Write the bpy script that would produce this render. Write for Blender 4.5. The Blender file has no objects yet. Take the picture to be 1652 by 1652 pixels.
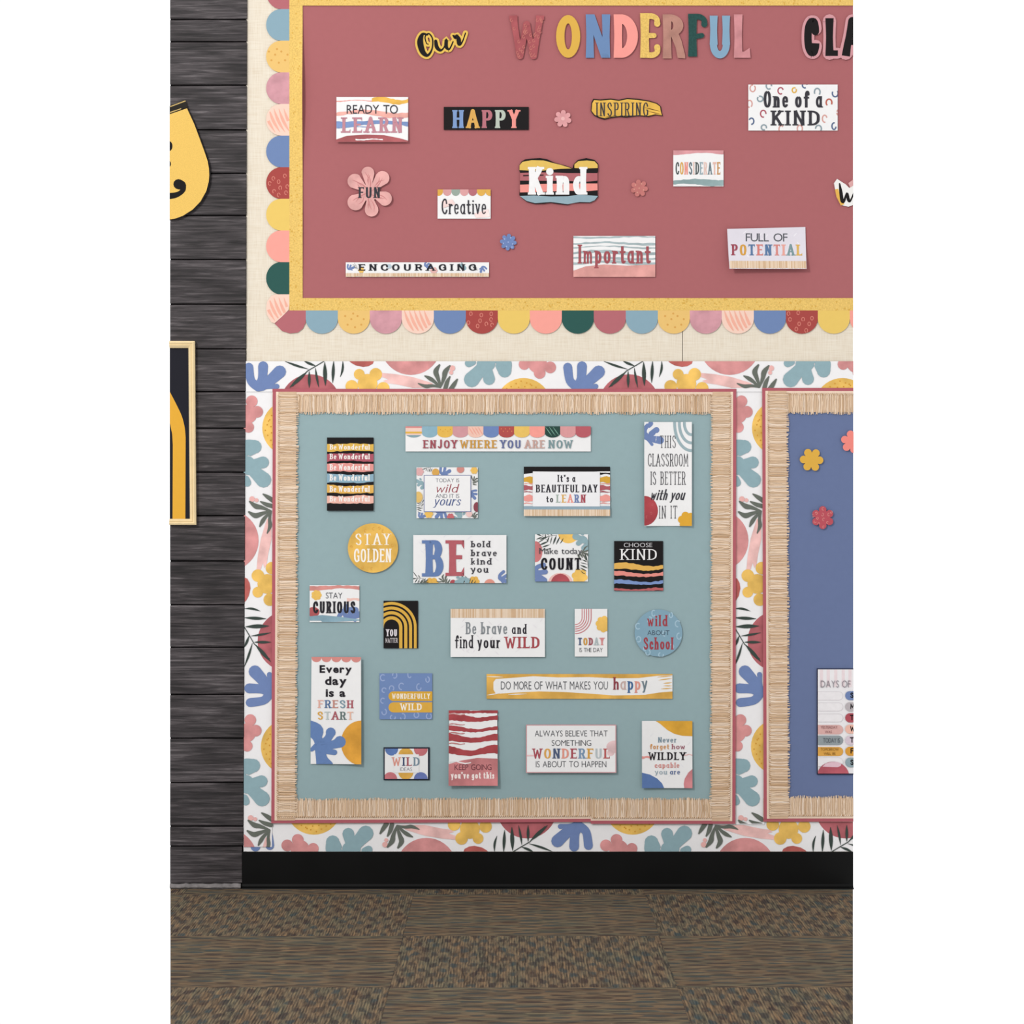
import bpy, bmesh, math, random
from mathutils import Vector, Matrix
from mathutils.geometry import tessellate_polygon
random.seed(7)
SC = bpy.context.scene
COL = SC.collection
S = 1 / 600.0            # metres per photo pixel on the wall plane
D = 6.34                 # camera distance from the wall
FLOOR_PX = 1433.0
XL, XR = 275.0, 1376.0   # the stretch of wall the photograph shows

# ------------------------------------------------------------------ camera, world, light
cam = bpy.data.cameras.new('camera'); cam_o = bpy.data.objects.new('camera', cam); COL.objects.link(cam_o)
cam.sensor_width = 36; cam.lens = D * 600 / 1652 * 36
cam_o.location = (0, -D, (FLOOR_PX - 826) * S); cam_o.rotation_euler = (math.pi / 2, 0, 0)
SC.camera = cam_o
w = bpy.data.worlds.new('world'); SC.world = w; w.use_nodes = True
w.node_tree.nodes['Background'].inputs[0].default_value = (1, 1, 1, 1)
w.node_tree.nodes['Background'].inputs[1].default_value = 1.02
def area(name, loc, target, size, power, col=(1, 1, 1)):
    l = bpy.data.lights.new(name, 'AREA'); l.shape = 'SQUARE'; l.size = size; l.energy = power; l.color = col
    o = bpy.data.objects.new(name, l); COL.objects.link(o); o.location = loc
    o.rotation_euler = (Vector(target) - Vector(loc)).to_track_quat('-Z', 'Y').to_euler()
    return o
area('studio_light', (-3.2, -5.4, 4.2), (0.0, 0, 1.3), 1.0, 250, (1, .985, .96))
vs = SC.view_settings
vs.view_transform = 'Standard'; vs.look = 'None'; vs.exposure = 0; vs.gamma = 1; vs.use_curve_mapping = False
E_WALL = 1.33            # light level on the wall, used to turn seen colours into reflectances

# ------------------------------------------------------------------ materials
def s2l(c): return c / 12.92 if c <= .04045 else ((c + .055) / 1.055) ** 2.4
def hx(h, e=E_WALL):
    h = h.lstrip('#')
    return tuple(min(.93, s2l(int(h[i:i + 2], 16) / 255) / e) for i in (0, 2, 4)) + (1,)
MATS = {}
def newmat(name, rough=.6, spec=.25):
    m = bpy.data.materials.new(name); m.use_nodes = True
    b = m.node_tree.nodes['Principled BSDF']
    b.inputs['Roughness'].default_value = rough; b.inputs['Specular IOR Level'].default_value = spec
    return m, m.node_tree, b
def N(t, typ, **kw):
    n = t.nodes.new(typ)
    for k, v in kw.items():
        if k in n.inputs: n.inputs[k].default_value = v
        else: setattr(n, k, v)
    return n
def coords(t, scale=(1, 1, 1)):
    tc = N(t, 'ShaderNodeTexCoord'); mp = N(t, 'ShaderNodeMapping'); mp.inputs['Scale'].default_value = scale
    t.links.new(tc.outputs['Object'], mp.inputs['Vector']); return mp.outputs['Vector']
def ramp(t, fac, stops):
    r = N(t, 'ShaderNodeValToRGB'); t.links.new(fac, r.inputs['Fac'])
    e = r.color_ramp.elements
    e[0].position, e[0].color = stops[0]; e[1].position, e[1].color = stops[-1]
    for p, c in stops[1:-1]: n = e.new(p); n.color = c
    return r.outputs['Color']
def dk(c, f): return tuple(min(.95, x * f) for x in c[:3]) + (1,)
def P(h, kind='paper'):
    key = (h, kind)
    if key in MATS: return MATS[key]
    m, t, b = newmat(kind + '_' + h.strip('#'), .65, .08)
    c = hx(h)
    amt, sc = {'paper': (.014, 60), 'ink': (.03, 90), 'water': (.2, 22), 'speck': (.16, 260), 'glitter': (.22, 700)}[kind]
    no = N(t, 'ShaderNodeTexNoise'); no.inputs['Scale'].default_value = sc; no.inputs['Detail'].default_value = 4
    t.links.new(coords(t), no.inputs['Vector'])
    t.links.new(ramp(t, no.outputs['Fac'], [(.3, dk(c, 1 - amt)), (.7, dk(c, 1 + amt))]), b.inputs['Base Color'])
    if kind == 'glitter':
        b.inputs['Roughness'].default_value = .5
    bp = N(t, 'ShaderNodeBump'); bp.inputs['Strength'].default_value = .08; bp.inputs['Distance'].default_value = .001
    t.links.new(no.outputs['Fac'], bp.inputs['Height']); t.links.new(bp.outputs['Normal'], b.inputs['Normal'])
    MATS[key] = m; return m

def linen_mat():
    m, t, b = newmat('linen_wall', .8, .1)
    v1 = N(t, 'ShaderNodeTexNoise'); v1.inputs['Scale'].default_value = 1; v1.inputs['Detail'].default_value = 3
    t.links.new(coords(t, (420, 420, 18)), v1.inputs['Vector'])
    v2 = N(t, 'ShaderNodeTexNoise'); v2.inputs['Scale'].default_value = 1; v2.inputs['Detail'].default_value = 3
    t.links.new(coords(t, (18, 420, 420)), v2.inputs['Vector'])
    a = N(t, 'ShaderNodeMath', operation='ADD'); t.links.new(v1.outputs['Fac'], a.inputs[0]); t.links.new(v2.outputs['Fac'], a.inputs[1])
    h = N(t, 'ShaderNodeMath', operation='MULTIPLY'); h.inputs[1].default_value = .5; t.links.new(a.outputs[0], h.inputs[0])
    t.links.new(ramp(t, h.outputs[0], [(.36, hx('#e0d2bd')), (.5, hx('#e9decc')), (.66, hx('#efe6d6'))]), b.inputs['Base Color'])
    bp = N(t, 'ShaderNodeBump'); bp.inputs['Strength'].default_value = .2; bp.inputs['Distance'].default_value = .001
    t.links.new(h.outputs[0], bp.inputs['Height']); t.links.new(bp.outputs['Normal'], b.inputs['Normal'])
    return m
def wood_mat():
    m, t, b = newmat('dark_weathered_wood', .6, .25)
    oi = N(t, 'ShaderNodeObjectInfo'); tc = N(t, 'ShaderNodeTexCoord')
    va = N(t, 'ShaderNodeVectorMath', operation='ADD'); t.links.new(tc.outputs['Object'], va.inputs[0])
    mu = N(t, 'ShaderNodeMath', operation='MULTIPLY'); mu.inputs[1].default_value = 37; t.links.new(oi.outputs['Random'], mu.inputs[0]); t.links.new(mu.outputs[0], va.inputs[1])
    mp = N(t, 'ShaderNodeMapping'); mp.inputs['Scale'].default_value = (8, 8, 170); t.links.new(va.outputs[0], mp.inputs['Vector'])
    n1 = N(t, 'ShaderNodeTexNoise'); n1.inputs['Scale'].default_value = 1; n1.inputs['Detail'].default_value = 8; n1.inputs['Roughness'].default_value = .62; n1.inputs['Distortion'].default_value = .5
    t.links.new(mp.outputs[0], n1.inputs['Vector'])
    mp2 = N(t, 'ShaderNodeMapping'); mp2.inputs['Scale'].default_value = (5, 5, 16); t.links.new(va.outputs[0], mp2.inputs['Vector'])
    n2 = N(t, 'ShaderNodeTexNoise'); n2.inputs['Scale'].default_value = 1; n2.inputs['Detail'].default_value = 3; t.links.new(mp2.outputs[0], n2.inputs['Vector'])
    c1 = ramp(t, n1.outputs['Fac'], [(.3, hx('#1a1617')), (.44, hx('#353032')), (.56, hx('#4c4648')), (.74, hx('#7d7678'))])
    c2 = ramp(t, n2.outputs['Fac'], [(.32, (.4, .38, .38, 1)), (.62, (1, 1, 1, 1))])
    mx = N(t, 'ShaderNodeMix', data_type='RGBA', blend_type='MULTIPLY'); mx.inputs[0].default_value = 1
    t.links.new(c1, mx.inputs[6]); t.links.new(c2, mx.inputs[7]); t.links.new(mx.outputs[2], b.inputs['Base Color'])
    bp = N(t, 'ShaderNodeBump'); bp.inputs['Strength'].default_value = .35; bp.inputs['Distance'].default_value = .002
    t.links.new(n1.outputs['Fac'], bp.inputs['Height']); t.links.new(bp.outputs['Normal'], b.inputs['Normal'])
    return m
def carpet_mat():
    m, t, b = newmat('woven_carpet', .95, .03)
    oi = N(t, 'ShaderNodeObjectInfo'); tc = N(t, 'ShaderNodeTexCoord')
    def mth(op, a, bb=None, c=None):
        n = N(t, 'ShaderNodeMath', operation=op)
        for i, v in enumerate((a, bb, c)):
            if v is None: continue
            if isinstance(v, (int, float)): n.inputs[i].default_value = v
            else: t.links.new(v, n.inputs[i])
        return n.outputs[0]
    def nz(sc, det, off):
        va = N(t, 'ShaderNodeVectorMath', operation='ADD'); t.links.new(tc.outputs['Object'], va.inputs[0]); t.links.new(mth('MULTIPLY_ADD', oi.outputs['Random'], 23, off), va.inputs[1])
        mp = N(t, 'ShaderNodeMapping'); mp.inputs['Scale'].default_value = sc; t.links.new(va.outputs[0], mp.inputs['Vector'])
        n = N(t, 'ShaderNodeTexNoise'); n.inputs['Scale'].default_value = 1; n.inputs['Detail'].default_value = det; n.inputs['Roughness'].default_value = .6
        t.links.new(mp.outputs[0], n.inputs['Vector']); return n.outputs['Fac']
    sx = N(t, 'ShaderNodeSeparateXYZ'); t.links.new(tc.outputs['Object'], sx.inputs[0])
    X = mth('MULTIPLY_ADD', nz((9, 9, 1), 2, 3), .09, sx.outputs['X']); Y = mth('MULTIPLY_ADD', nz((12, 12, 1), 2, 9), .02, sx.outputs['Y'])
    spot = mth('MULTIPLY', mth('SINE', mth('MULTIPLY', X, 6.283 / .12)), mth('SINE', mth('MULTIPLY', Y, 6.283 / .044)))
    spot = mth('ADD', spot, mth('MULTIPLY_ADD', nz((14, 60, 1), 3, 2), 2.4, -1.2))
    fac = ramp(t, spot, [(.12, (0, 0, 0, 1)), (.55, (1, 1, 1, 1))])
    base = ramp(t, nz((15, 210, 1), 5, 0), [(.34, hx('#4a423c')), (.46, hx('#6c5f51')), (.54, hx('#80705d')), (.66, hx('#977f63'))])
    dark = ramp(t, nz((7, 25, 1), 2, 14), [(.42, hx('#443b3d')), (.5, hx('#4f4946')), (.6, hx('#435156'))])
    mx = N(t, 'ShaderNodeMix', data_type='RGBA'); t.links.new(mth('MULTIPLY', fac, .72), mx.inputs[0]); t.links.new(base, mx.inputs[6]); t.links.new(dark, mx.inputs[7])
    tint = ramp(t, nz((6, 30, 1), 3, 31), [(.38, (1.0, .9, .83, 1)), (.5, (.97, .97, .95, 1)), (.62, (.8, .95, .97, 1))])
    m2 = N(t, 'ShaderNodeMix', data_type='RGBA', blend_type='MULTIPLY'); m2.inputs[0].default_value = .8; t.links.new(mx.outputs[2], m2.inputs[6]); t.links.new(tint, m2.inputs[7])
    wv = N(t, 'ShaderNodeTexWave', bands_direction='Y'); wv.inputs['Scale'].default_value = 52; wv.inputs['Distortion'].default_value = .8; t.links.new(tc.outputs['Object'], wv.inputs['Vector'])
    rib = ramp(t, wv.outputs['Fac'], [(0, (.78, .78, .78, 1)), (.6, (1, 1, 1, 1))])
    m3 = N(t, 'ShaderNodeMix', data_type='RGBA', blend_type='MULTIPLY'); m3.inputs[0].default_value = 1
    t.links.new(m2.outputs[2], m3.inputs[6]); t.links.new(rib, m3.inputs[7]); t.links.new(m3.outputs[2], b.inputs['Base Color'])
    bp = N(t, 'ShaderNodeBump'); bp.inputs['Strength'].default_value = .5; bp.inputs['Distance'].default_value = .003
    t.links.new(wv.outputs['Fac'], bp.inputs['Height']); t.links.new(bp.outputs['Normal'], b.inputs['Normal'])
    return m
def thread_mat(name, stops):
    m, t, b = newmat(name, .85, .1)
    g = N(t, 'ShaderNodeNewGeometry')
    t.links.new(ramp(t, g.outputs['Random Per Island'], stops), b.inputs['Base Color'])
    return m
def plain(name, col, rough=.5, spec=.3, metal=0, noise=.06, sc=40):
    m, t, b = newmat(name, rough, spec); b.inputs['Metallic'].default_value = metal
    no = N(t, 'ShaderNodeTexNoise'); no.inputs['Scale'].default_value = sc; t.links.new(coords(t), no.inputs['Vector'])
    t.links.new(ramp(t, no.outputs['Fac'], [(.3, dk(col, 1 - noise)), (.7, dk(col, 1 + noise))]), b.inputs['Base Color'])
    return m
LINEN = linen_mat(); WOOD = wood_mat(); CARPET = carpet_mat()
THREAD = thread_mat('macrame_thread', [(0, hx('#c7a27c')), (.2, hx('#e2c4a4')), (.6, hx('#f0d6bb')), (1, hx('#fae8d6'))])
BACKTAN = plain('fringe_backing', hx('#d8b89a'), .9, .05)

# ------------------------------------------------------------------ polygons in photo pixels
def W(px, py, y=0.0): return Vector(((px - 826) * S, y, (FLOOR_PX - py) * S))
def catmull(p, n=6, closed=False):
    if len(p) < 3: return p
    q = []; L = len(p)
    rng = range(L if closed else L - 1)
    for i in rng:
        if closed: a, b, c, d = p[(i - 1) % L], p[i], p[(i + 1) % L], p[(i + 2) % L]
        else: a, b, c, d = p[max(i - 1, 0)], p[i], p[i + 1], p[min(i + 2, L - 1)]
        for k in range(n):
            t = k / n
            q.append(tuple(.5 * ((2 * b[j]) + (c[j] - a[j]) * t + (2 * a[j] - 5 * b[j] + 4 * c[j] - d[j]) * t * t + (3 * b[j] - a[j] - 3 * c[j] + d[j]) * t ** 3) for j in range(len(b))))
    if not closed: q.append(tuple(p[-1]))
    return q
def disc(x, y, rx, ry=None, n=20):
    ry = rx if ry is None else ry
    return [(x + rx * math.cos(i * 2 * math.pi / n), y + ry * math.sin(i * 2 * math.pi / n)) for i in range(n)]
def rect(x0, y0, x1, y1): return [(x0, y0), (x1, y0), (x1, y1), (x0, y1)]
def ribbon(pts, wf, cap0=False, cap1=False):
    """quads along a polyline; wf(i, dir) -> half width."""
    out = []; n = len(pts); L = []; R = []
    for i in range(n):
        a = pts[max(i - 1, 0)]; b = pts[min(i + 1, n - 1)]
        dx, dy = b[0] - a[0], b[1] - a[1]; l = math.hypot(dx, dy) or 1e-9; dx /= l; dy /= l
        h = wf(i, (dx, dy)); L.append((pts[i][0] - dy * h, pts[i][1] + dx * h)); R.append((pts[i][0] + dy * h, pts[i][1] - dx * h))
    for i in range(n - 1): out.append([L[i], L[i + 1], R[i + 1], R[i]])
    def hw(i):
        a = pts[max(i - 1, 0)]; b = pts[min(i + 1, n - 1)]
        dx, dy = b[0] - a[0], b[1] - a[1]; l = math.hypot(dx, dy) or 1e-9
        return wf(i, (dx / l, dy / l))
    if cap0: out.append(disc(pts[0][0], pts[0][1], hw(0), n=12))
    if cap1: out.append(disc(pts[-1][0], pts[-1][1], hw(n - 1), n=12))
    return out
def blob(pts, closedcaps=True):
    """pts = (x, y, r): a thick stroke with smoothly varying radius and round ends."""
    q = catmull([tuple(map(float, p)) for p in pts], 5)
    return ribbon([(a[0], a[1]) for a in q], lambda i, d: q[i][2], True, True)
def lens(x0, y0, x1, y1, wd, bend=0):
    n = 8; dx, dy = x1 - x0, y1 - y0; l = math.hypot(dx, dy) or 1; nx, ny = -dy / l, dx / l
    pts = [(x0 + dx * i / n + nx * bend * math.sin(math.pi * i / n), y0 + dy * i / n + ny * bend * math.sin(math.pi * i / n)) for i in range(n + 1)]
    return ribbon(pts, lambda i, d: wd / 2 * math.sin(math.pi * min(max(i / n, .02), .98)) + .1)
def flower(cx, cy, R, n=6, rot=0., pr=.42, sq=1.):
    out = [disc(cx, cy, R * .5, R * .5 * sq, 16)]
    for k in range(n):
        a = rot + k * 2 * math.pi / n
        px_, py_ = cx + R * .58 * math.cos(a), cy + R * .58 * math.sin(a) * sq
        out.append(disc(px_, py_, R * pr, R * pr * sq, 14))
    return out
def flower_outline(cx, cy, R, n=6, rot=0., depth=.2, sq=1.):
    q = []
    for i in range(n * 12):
        a = i * 2 * math.pi / (n * 12)
        r = R * (1 - depth + depth * (abs(math.cos(n * a / 2)) ** .6 * 2 - 1))
        q.append((cx + r * math.cos(a + rot), cy + r * math.sin(a + rot) * sq))
    return q
def ring(x, y, rx, ry, wd, a0=0, a1=2 * math.pi, n=16):
    pts = [(x + rx * math.cos(a0 + (a1 - a0) * i / n), y + ry * math.sin(a0 + (a1 - a0) * i / n)) for i in range(n + 1)]
    return ribbon(pts, lambda i, d: wd / 2)
def wave(x0, x1, f, th, n=16):
    """stripe with centre f(t) and thickness th(t)"""
    out = []
    for i in range(n):
        a, b = i / n, (i + 1) / n
        xa, xb = x0 + (x1 - x0) * a, x0 + (x1 - x0) * b
        out.append([(xa, f(a) - th(a) / 2), (xb, f(b) - th(b) / 2), (xb, f(b) + th(b) / 2), (xa, f(a) + th(a) / 2)])
    return out
def brush(x0, x1, yc, amp, th, ph=0., rag=.0, n=18, fr=1., var=.22):
    rr = random.Random(int(x0 * 7 + yc * 13)); jt = [rr.uniform(-rag, rag) for _ in range(n + 2)]; jb = [rr.uniform(-rag, rag) for _ in range(n + 2)]
    out = []
    for i in range(n):
        a, b = i / n, (i + 1) / n
        c = lambda t: yc + amp * math.sin(ph + t * 2 * math.pi * fr)
        h = lambda t: th / 2 * (.9 + var * math.sin(ph * 1.7 + t * 5))
        out.append([(x0 + (x1 - x0) * a, c(a) - h(a) + jt[i]), (x0 + (x1 - x0) * b, c(b) - h(b) + jt[i + 1]),
                    (x0 + (x1 - x0) * b, c(b) + h(b) + jb[i + 1]), (x0 + (x1 - x0) * a, c(a) + h(a) + jb[i])])
    return out
def tf(polys, sx=1, sy=None, rot=0, ox=0, oy=0):
    sy = sx if sy is None else sy; c, s = math.cos(rot), math.sin(rot)
    return [[((x * sx) * c - (y * sy) * s + ox, (x * sx) * s + (y * sy) * c + oy) for x, y in p] for p in polys]

# ------------------------------------------------------------------ sheets of paper with print on them
def tag(o, label=None, cat=None, group=None, kind=None):
    if label: o['label'] = label
    if cat: o['category'] = cat
    if group: o['group'] = group
    if kind: o['kind'] = kind
def polys_to_bm(items):
    """items = [(polys, material index)] in photo pixels -> flat bmesh in (px, 0, -py)"""
    bm = bmesh.new(); kk = 0
    for polys, mi in items:
        for p in polys:
            kk = (kk + 1) % 101      # every piece a few microns proud of the last, so that overlaps never coincide
            p = [q for i, q in enumerate(p) if (abs(q[0] - p[i - 1][0]) + abs(q[1] - p[i - 1][1])) > 1e-6]
            if len(p) < 3: continue
            vs_ = [bm.verts.new((q[0], -kk * 1.2e-6, -q[1])) for q in p]
            tris = [(0, 1, 2)] if len(p) == 3 else tessellate_polygon([[Vector((q[0], -q[1], 0)) for q in p]])
            for t in tris:
                try: f = bm.faces.new([vs_[i] for i in t])
                except ValueError: continue
                f.material_index = mi
                f.normal_update()
                if f.normal.y > 0: f.normal_flip()
    return bm
def cut(bm, co, no, clear=False):
    g = bm.verts[:] + bm.edges[:] + bm.faces[:]
    bmesh.ops.bisect_plane(bm, geom=g, plane_co=co, plane_no=no, clear_outer=clear, dist=1e-5)
def clip(bm, box):
    x0, y0, x1, y1 = box
    if not bm.verts: return
    xs = [v.co.x for v in bm.verts]; ys = [-v.co.z for v in bm.verts]
    if min(xs) < x0: cut(bm, (x0, 0, 0), (-1, 0, 0), True)
    if max(xs) > x1: cut(bm, (x1, 0, 0), (1, 0, 0), True)
    if min(ys) < y0: cut(bm, (0, 0, -y0), (0, 0, 1), True)
    if max(ys) > y1: cut(bm, (0, 0, -y1), (0, 0, -1), True)
WORLD_BOX = (XL, -60, XR, 1500)
class Sheet:
    def __init__(self, name, label, cat, poly, mat, group=None, off=.003, curl=None, thick=.0005, box=None, kind=None, cuts=None):
        self.__dict__.update(locals()); self.parts = []; self.k = 0
        if poly and not isinstance(poly[0], list): self.poly = [poly]
        xs = [q[0] for p in self.poly for q in p]; ys = [q[1] for p in self.poly for q in p]
        self.bb = (min(xs), min(ys), max(xs), max(ys)); self.box = box or self.bb
    def add(self, name, polys, mat, label=None, box=None, layer=None):
        self.parts.append([name, [(polys, mat)], label, box, layer]); return self
    def multi(self, name, pm, label=None):
        self.parts.append([name, pm, label, None, 'top' if name == 'lettering' else None]); return self
    def depth(self, x, y):
        d = self.off
        if self.curl:
            u = (x - self.bb[0]) / (self.bb[2] - self.bb[0]); v = (y - self.bb[1]) / (self.bb[3] - self.bb[1])
            d += self.curl(u, v)
        return d
    def grid(self, bm):
        if not self.curl: return
        x0, y0, x1, y1 = self.bb
        nu, nv = self.cuts or (6, 6)
        for i in range(1, nu): cut(bm, (x0 + (x1 - x0) * i / nu, 0, 0), (1, 0, 0))
        for i in range(1, nv): cut(bm, (0, 0, -(y0 + (y1 - y0) * i / nv)), (0, 0, 1))
    def mk(self, name, pm, layer, solid, origin, parent=None, box=None):
        mats = []; items = []
        for polys, m in pm:
            if m not in mats: mats.append(m)
            items.append((polys, mats.index(m)))
        bm = polys_to_bm(items)
        b = box or self.box
        b = (max(b[0], XL), b[1], min(b[2], XR), b[3])
        if solid: b = WORLD_BOX
        clip(bm, b); self.grid(bm)
        if not bm.faces: bm.free(); return None
        if solid: bmesh.ops.remove_doubles(bm, verts=bm.verts[:], dist=1e-4)
        for v in bm.verts:
            px_, py_ = v.co.x, -v.co.z
            v.co = W(px_, py_, -self.depth(px_, py_) - layer + v.co.y) - origin
        if solid:
            bm.normal_update()
            fs = bm.faces[:]; bd = [e for e in bm.edges if e.is_boundary]
            back = {v: bm.verts.new(v.co + Vector((0, self.thick, 0))) for v in bm.verts[:]}
            for e in bd:
                f = e.link_faces[0]; l = [l for l in f.loops if l.edge == e][0]
                a, c = l.vert, l.link_loop_next.vert
                try: nf = bm.faces.new((c, a, back[a], back[c])); nf.material_index = f.material_index
                except ValueError: pass
            for f in fs:
                try: nf = bm.faces.new([back[v] for v in reversed(f.verts)]); nf.material_index = f.material_index
                except ValueError: pass
        me = bpy.data.meshes.new(name); bm.to_mesh(me); bm.free()
        for m in mats: me.materials.append(m)
        o = bpy.data.objects.new(name, me); COL.objects.link(o)
        if parent: o.parent = parent
        else: o.location = origin
        return o
    def finish(self):
        x0, y0, x1, y1 = self.bb
        org = W((max(x0, XL) + min(x1, XR)) / 2, y1, 0)
        root = self.mk(self.name, [(self.poly, self.mat)], 0, True, org)
        tag(root, self.label, self.cat, self.group, self.kind)
        k = 0; last = None
        for q in self.parts:
            n, pm, lab, box = q[:4]; ly = q[4] if len(q) > 4 else None
            if ly == 'top': lay = sum(1 for p in self.parts if p[0] != 'lettering') + 1 if not last else last + 1
            elif ly is not None: lay = ly
            else:
                k += 1; lay = k
            if ly is None: last = k
            o = self.mk(n, pm, .00013 * lay, False, org, root, box)
            if o and lab: o['label'] = lab
            if o and n in ('printed_dots', 'printed_spots', 'printed_ticks', 'printed_veins', 'printed_fringe', 'printed_brush_lines', 'printed_blush'): o['kind'] = 'stuff'
        self.root = root
        return root

# ------------------------------------------------------------------ lettering
SK = {
'A': (.7, "0.03,0 .35,1;.35,1 .67,0;.15,.34 .55,.34"), 'B': (.62, "0.08,0 .08,1;~.08,1 .4,.98 .52,.78 .4,.56 .08,.54;~.08,.54 .44,.52 .58,.27 .44,.03 .08,0"),
'C': (.6, "~.56,.76 .47,.96 .3,1 .1,.82 .04,.5 .1,.18 .3,0 .47,.04 .58,.22"), 'D': (.62, "0.08,0 .08,1;~.08,1 .34,.96 .54,.78 .58,.5 .54,.22 .34,.04 .08,0"),
'E': (.52, "0.08,0 .08,1;.08,1 .5,1;.08,.53 .4,.53;.08,0 .5,0"), 'F': (.5, "0.08,0 .08,1;.08,1 .5,1;.08,.53 .4,.53"),
'G': (.62, "~.56,.78 .45,.97 .28,.99 .09,.8 .04,.5 .1,.18 .3,0 .5,.06 .58,.22;.58,.1 .58,.45;.36,.45 .6,.45"), 'H': (.62, "0.08,0 .08,1;.54,0 .54,1;.08,.52 .54,.52"),
'I': (.16, ".08,0 .08,1"), 'J': (.44, "~.36,1 .36,.3 .3,.06 .16,0 .03,.16"), 'K': (.6, "0.08,0 .08,1;.54,1 .1,.42;.22,.56 .58,0"),
'L': (.48, "0.08,0 .08,1;.08,0 .48,0"), 'M': (.8, "0.06,0 .1,1;.1,1 .4,.2;.4,.2 .7,1;.7,1 .74,0"), 'N': (.64, ".08,0 .08,1;.08,1 .56,0;.56,0 .56,1"),
'O': (.62, "~.31,1 .12,.88 .04,.5 .12,.12 .31,0 .5,.12 .58,.5 .5,.88 .31,1"), 'P': (.56, "0.08,0 .08,1;~.08,1 .4,.98 .52,.75 .4,.5 .08,.48"),
'R': (.6, "0.08,0 .08,1;~.08,1 .4,.98 .52,.75 .4,.5 .08,.48;.3,.5 .57,0"), 'S': (.56, "~.5,.8 .4,.97 .25,1 .08,.88 .08,.7 .26,.54 .46,.4 .52,.22 .42,.03 .25,0 .04,.16"),
'T': (.6, ".3,0 .3,1;.03,1 .57,1"), 'U': (.62, "~.08,1 .08,.35 .14,.08 .31,0 .48,.08 .54,.35 .54,1"), 'V': (.62, ".02,1 .31,0;.31,0 .6,1"),
'W': (.86, "0.02,1 .22,0;.22,0 .43,.85;.43,.85 .64,0;.64,0 .84,1"), 'Y': (.6, ".02,1 .3,.48;.58,1 .3,.48;.3,.48 .3,0"), 'X': (.6, "0,1 .6,0;0,0 .6,1"),
'a': (.52, "~.44,.46 .34,.62 .18,.6 .05,.42 .05,.2 .18,.02 .34,.03 .44,.2;.46,.64 .46,0"), 'b': (.52, ".07,0 .07,1;~.07,.44 .18,.6 .36,.58 .46,.32 .36,.04 .18,.02 .07,.18"),
'c': (.46, "~.42,.5 .3,.63 .14,.58 .05,.32 .14,.05 .3,0 .43,.12"), 'd': (.54, ".46,0 .46,1;~.46,.45 .34,.61 .16,.58 .05,.32 .16,.04 .34,.02 .46,.18"),
'e': (.48, ".06,.34 .44,.34;~.44,.34 .4,.56 .25,.64 .09,.54 .05,.32 .11,.08 .26,0 .43,.1"), 'f': (.38, "~.38,.88 .3,1 .18,.92 .15,.7 .15,0;.0,.6 .34,.6"),
'g': (.52, "~.46,.45 .34,.61 .16,.58 .05,.32 .16,.06 .34,.06 .46,.2;~.46,.64 .46,-.05 .36,-.25 .2,-.28 .05,-.18"), 'h': (.52, ".07,0 .07,1;~.07,.4 .18,.58 .32,.62 .43,.48 .44,0"),
'i': (.14, ".07,0 .07,.64;o.07,.88"), 'k': (.48, ".07,0 .07,1;.42,.62 .09,.24;.2,.34 .46,0"), 'l': (.14, ".07,0 .07,1"),
'm': (.78, ".07,0 .07,.64;~.07,.4 .17,.58 .29,.62 .38,.48 .39,0;~.39,.4 .49,.58 .6,.62 .7,.48 .71,0"), 'n': (.52, ".07,0 .07,.64;~.07,.4 .18,.58 .32,.62 .43,.48 .44,0"),
'o': (.52, "~.26,.64 .1,.54 .04,.32 .1,.1 .26,0 .42,.1 .48,.32 .42,.54 .26,.64"), 'p': (.52, ".07,-.28 .07,.64;~.07,.44 .18,.6 .36,.58 .46,.32 .36,.04 .18,.02 .07,.18"),
'r': (.38, ".07,0 .07,.64;~.07,.36 .16,.56 .26,.63 .36,.58"), 's': (.42, "~.36,.52 .28,.63 .14,.62 .06,.48 .2,.34 .36,.2 .3,.02 .14,0 .03,.1"),
't': (.38, "~.15,.9 .15,.3 .18,.04 .28,0 .37,.06;.0,.62 .34,.62"), 'u': (.52, "~.07,.64 .07,.2 .14,.03 .26,.0 .38,.08 .45,.26;.46,.64 .46,0"),
'v': (.46, ".02,.64 .23,0;.23,0 .44,.64"), 'w': (.68, ".02,.64 .17,0;.17,0 .34,.55;.34,.55 .51,0;.51,0 .66,.64"), 'y': (.48, ".03,.64 .25,.05;~.46,.64 .26,.02 .16,-.24 .02,-.24"),
"'": (.08, ".04,1 .04,.8"),
}
STY = {  # thick, thin, serif length, serif height, shear, rounded
'quirk': (.19, .11, .07, .07, 0, False), 'slab': (.2, .11, .10, .09, 0, False), 'roman': (.15, .055, .13, .04, 0, False),
'fat': (.215, .12, .04, .08, 0, False), 'clas': (.2, .15, 0, 0, 0, False), 'cut': (.25, .17, .03, .1, 0, False), 'hand': (.13, .09, 0, 0, 0, True), 'round': (.2, .2, 0, 0, 0, True),
'script': (.13, .06, 0, 0, .28, True), 'mid': (.15, .09, .05, .05, 0, False), 'hairy': (.1, .06, .08, .05, 0, False), 'light': (.075, .075, 0, 0, 0, True),
}
def parse(ch):
    wd, s = SK[ch]; out = []
    for st in s.split(';'):
        cur = st[0] == '~'; dot = st[0] == 'o'
        pts = [tuple(map(float, q.split(','))) for q in st.lstrip('~o').split()]
        if cur: pts = catmull(pts, 5)
        out.append((pts, cur, dot))
    return wd, out
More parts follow.
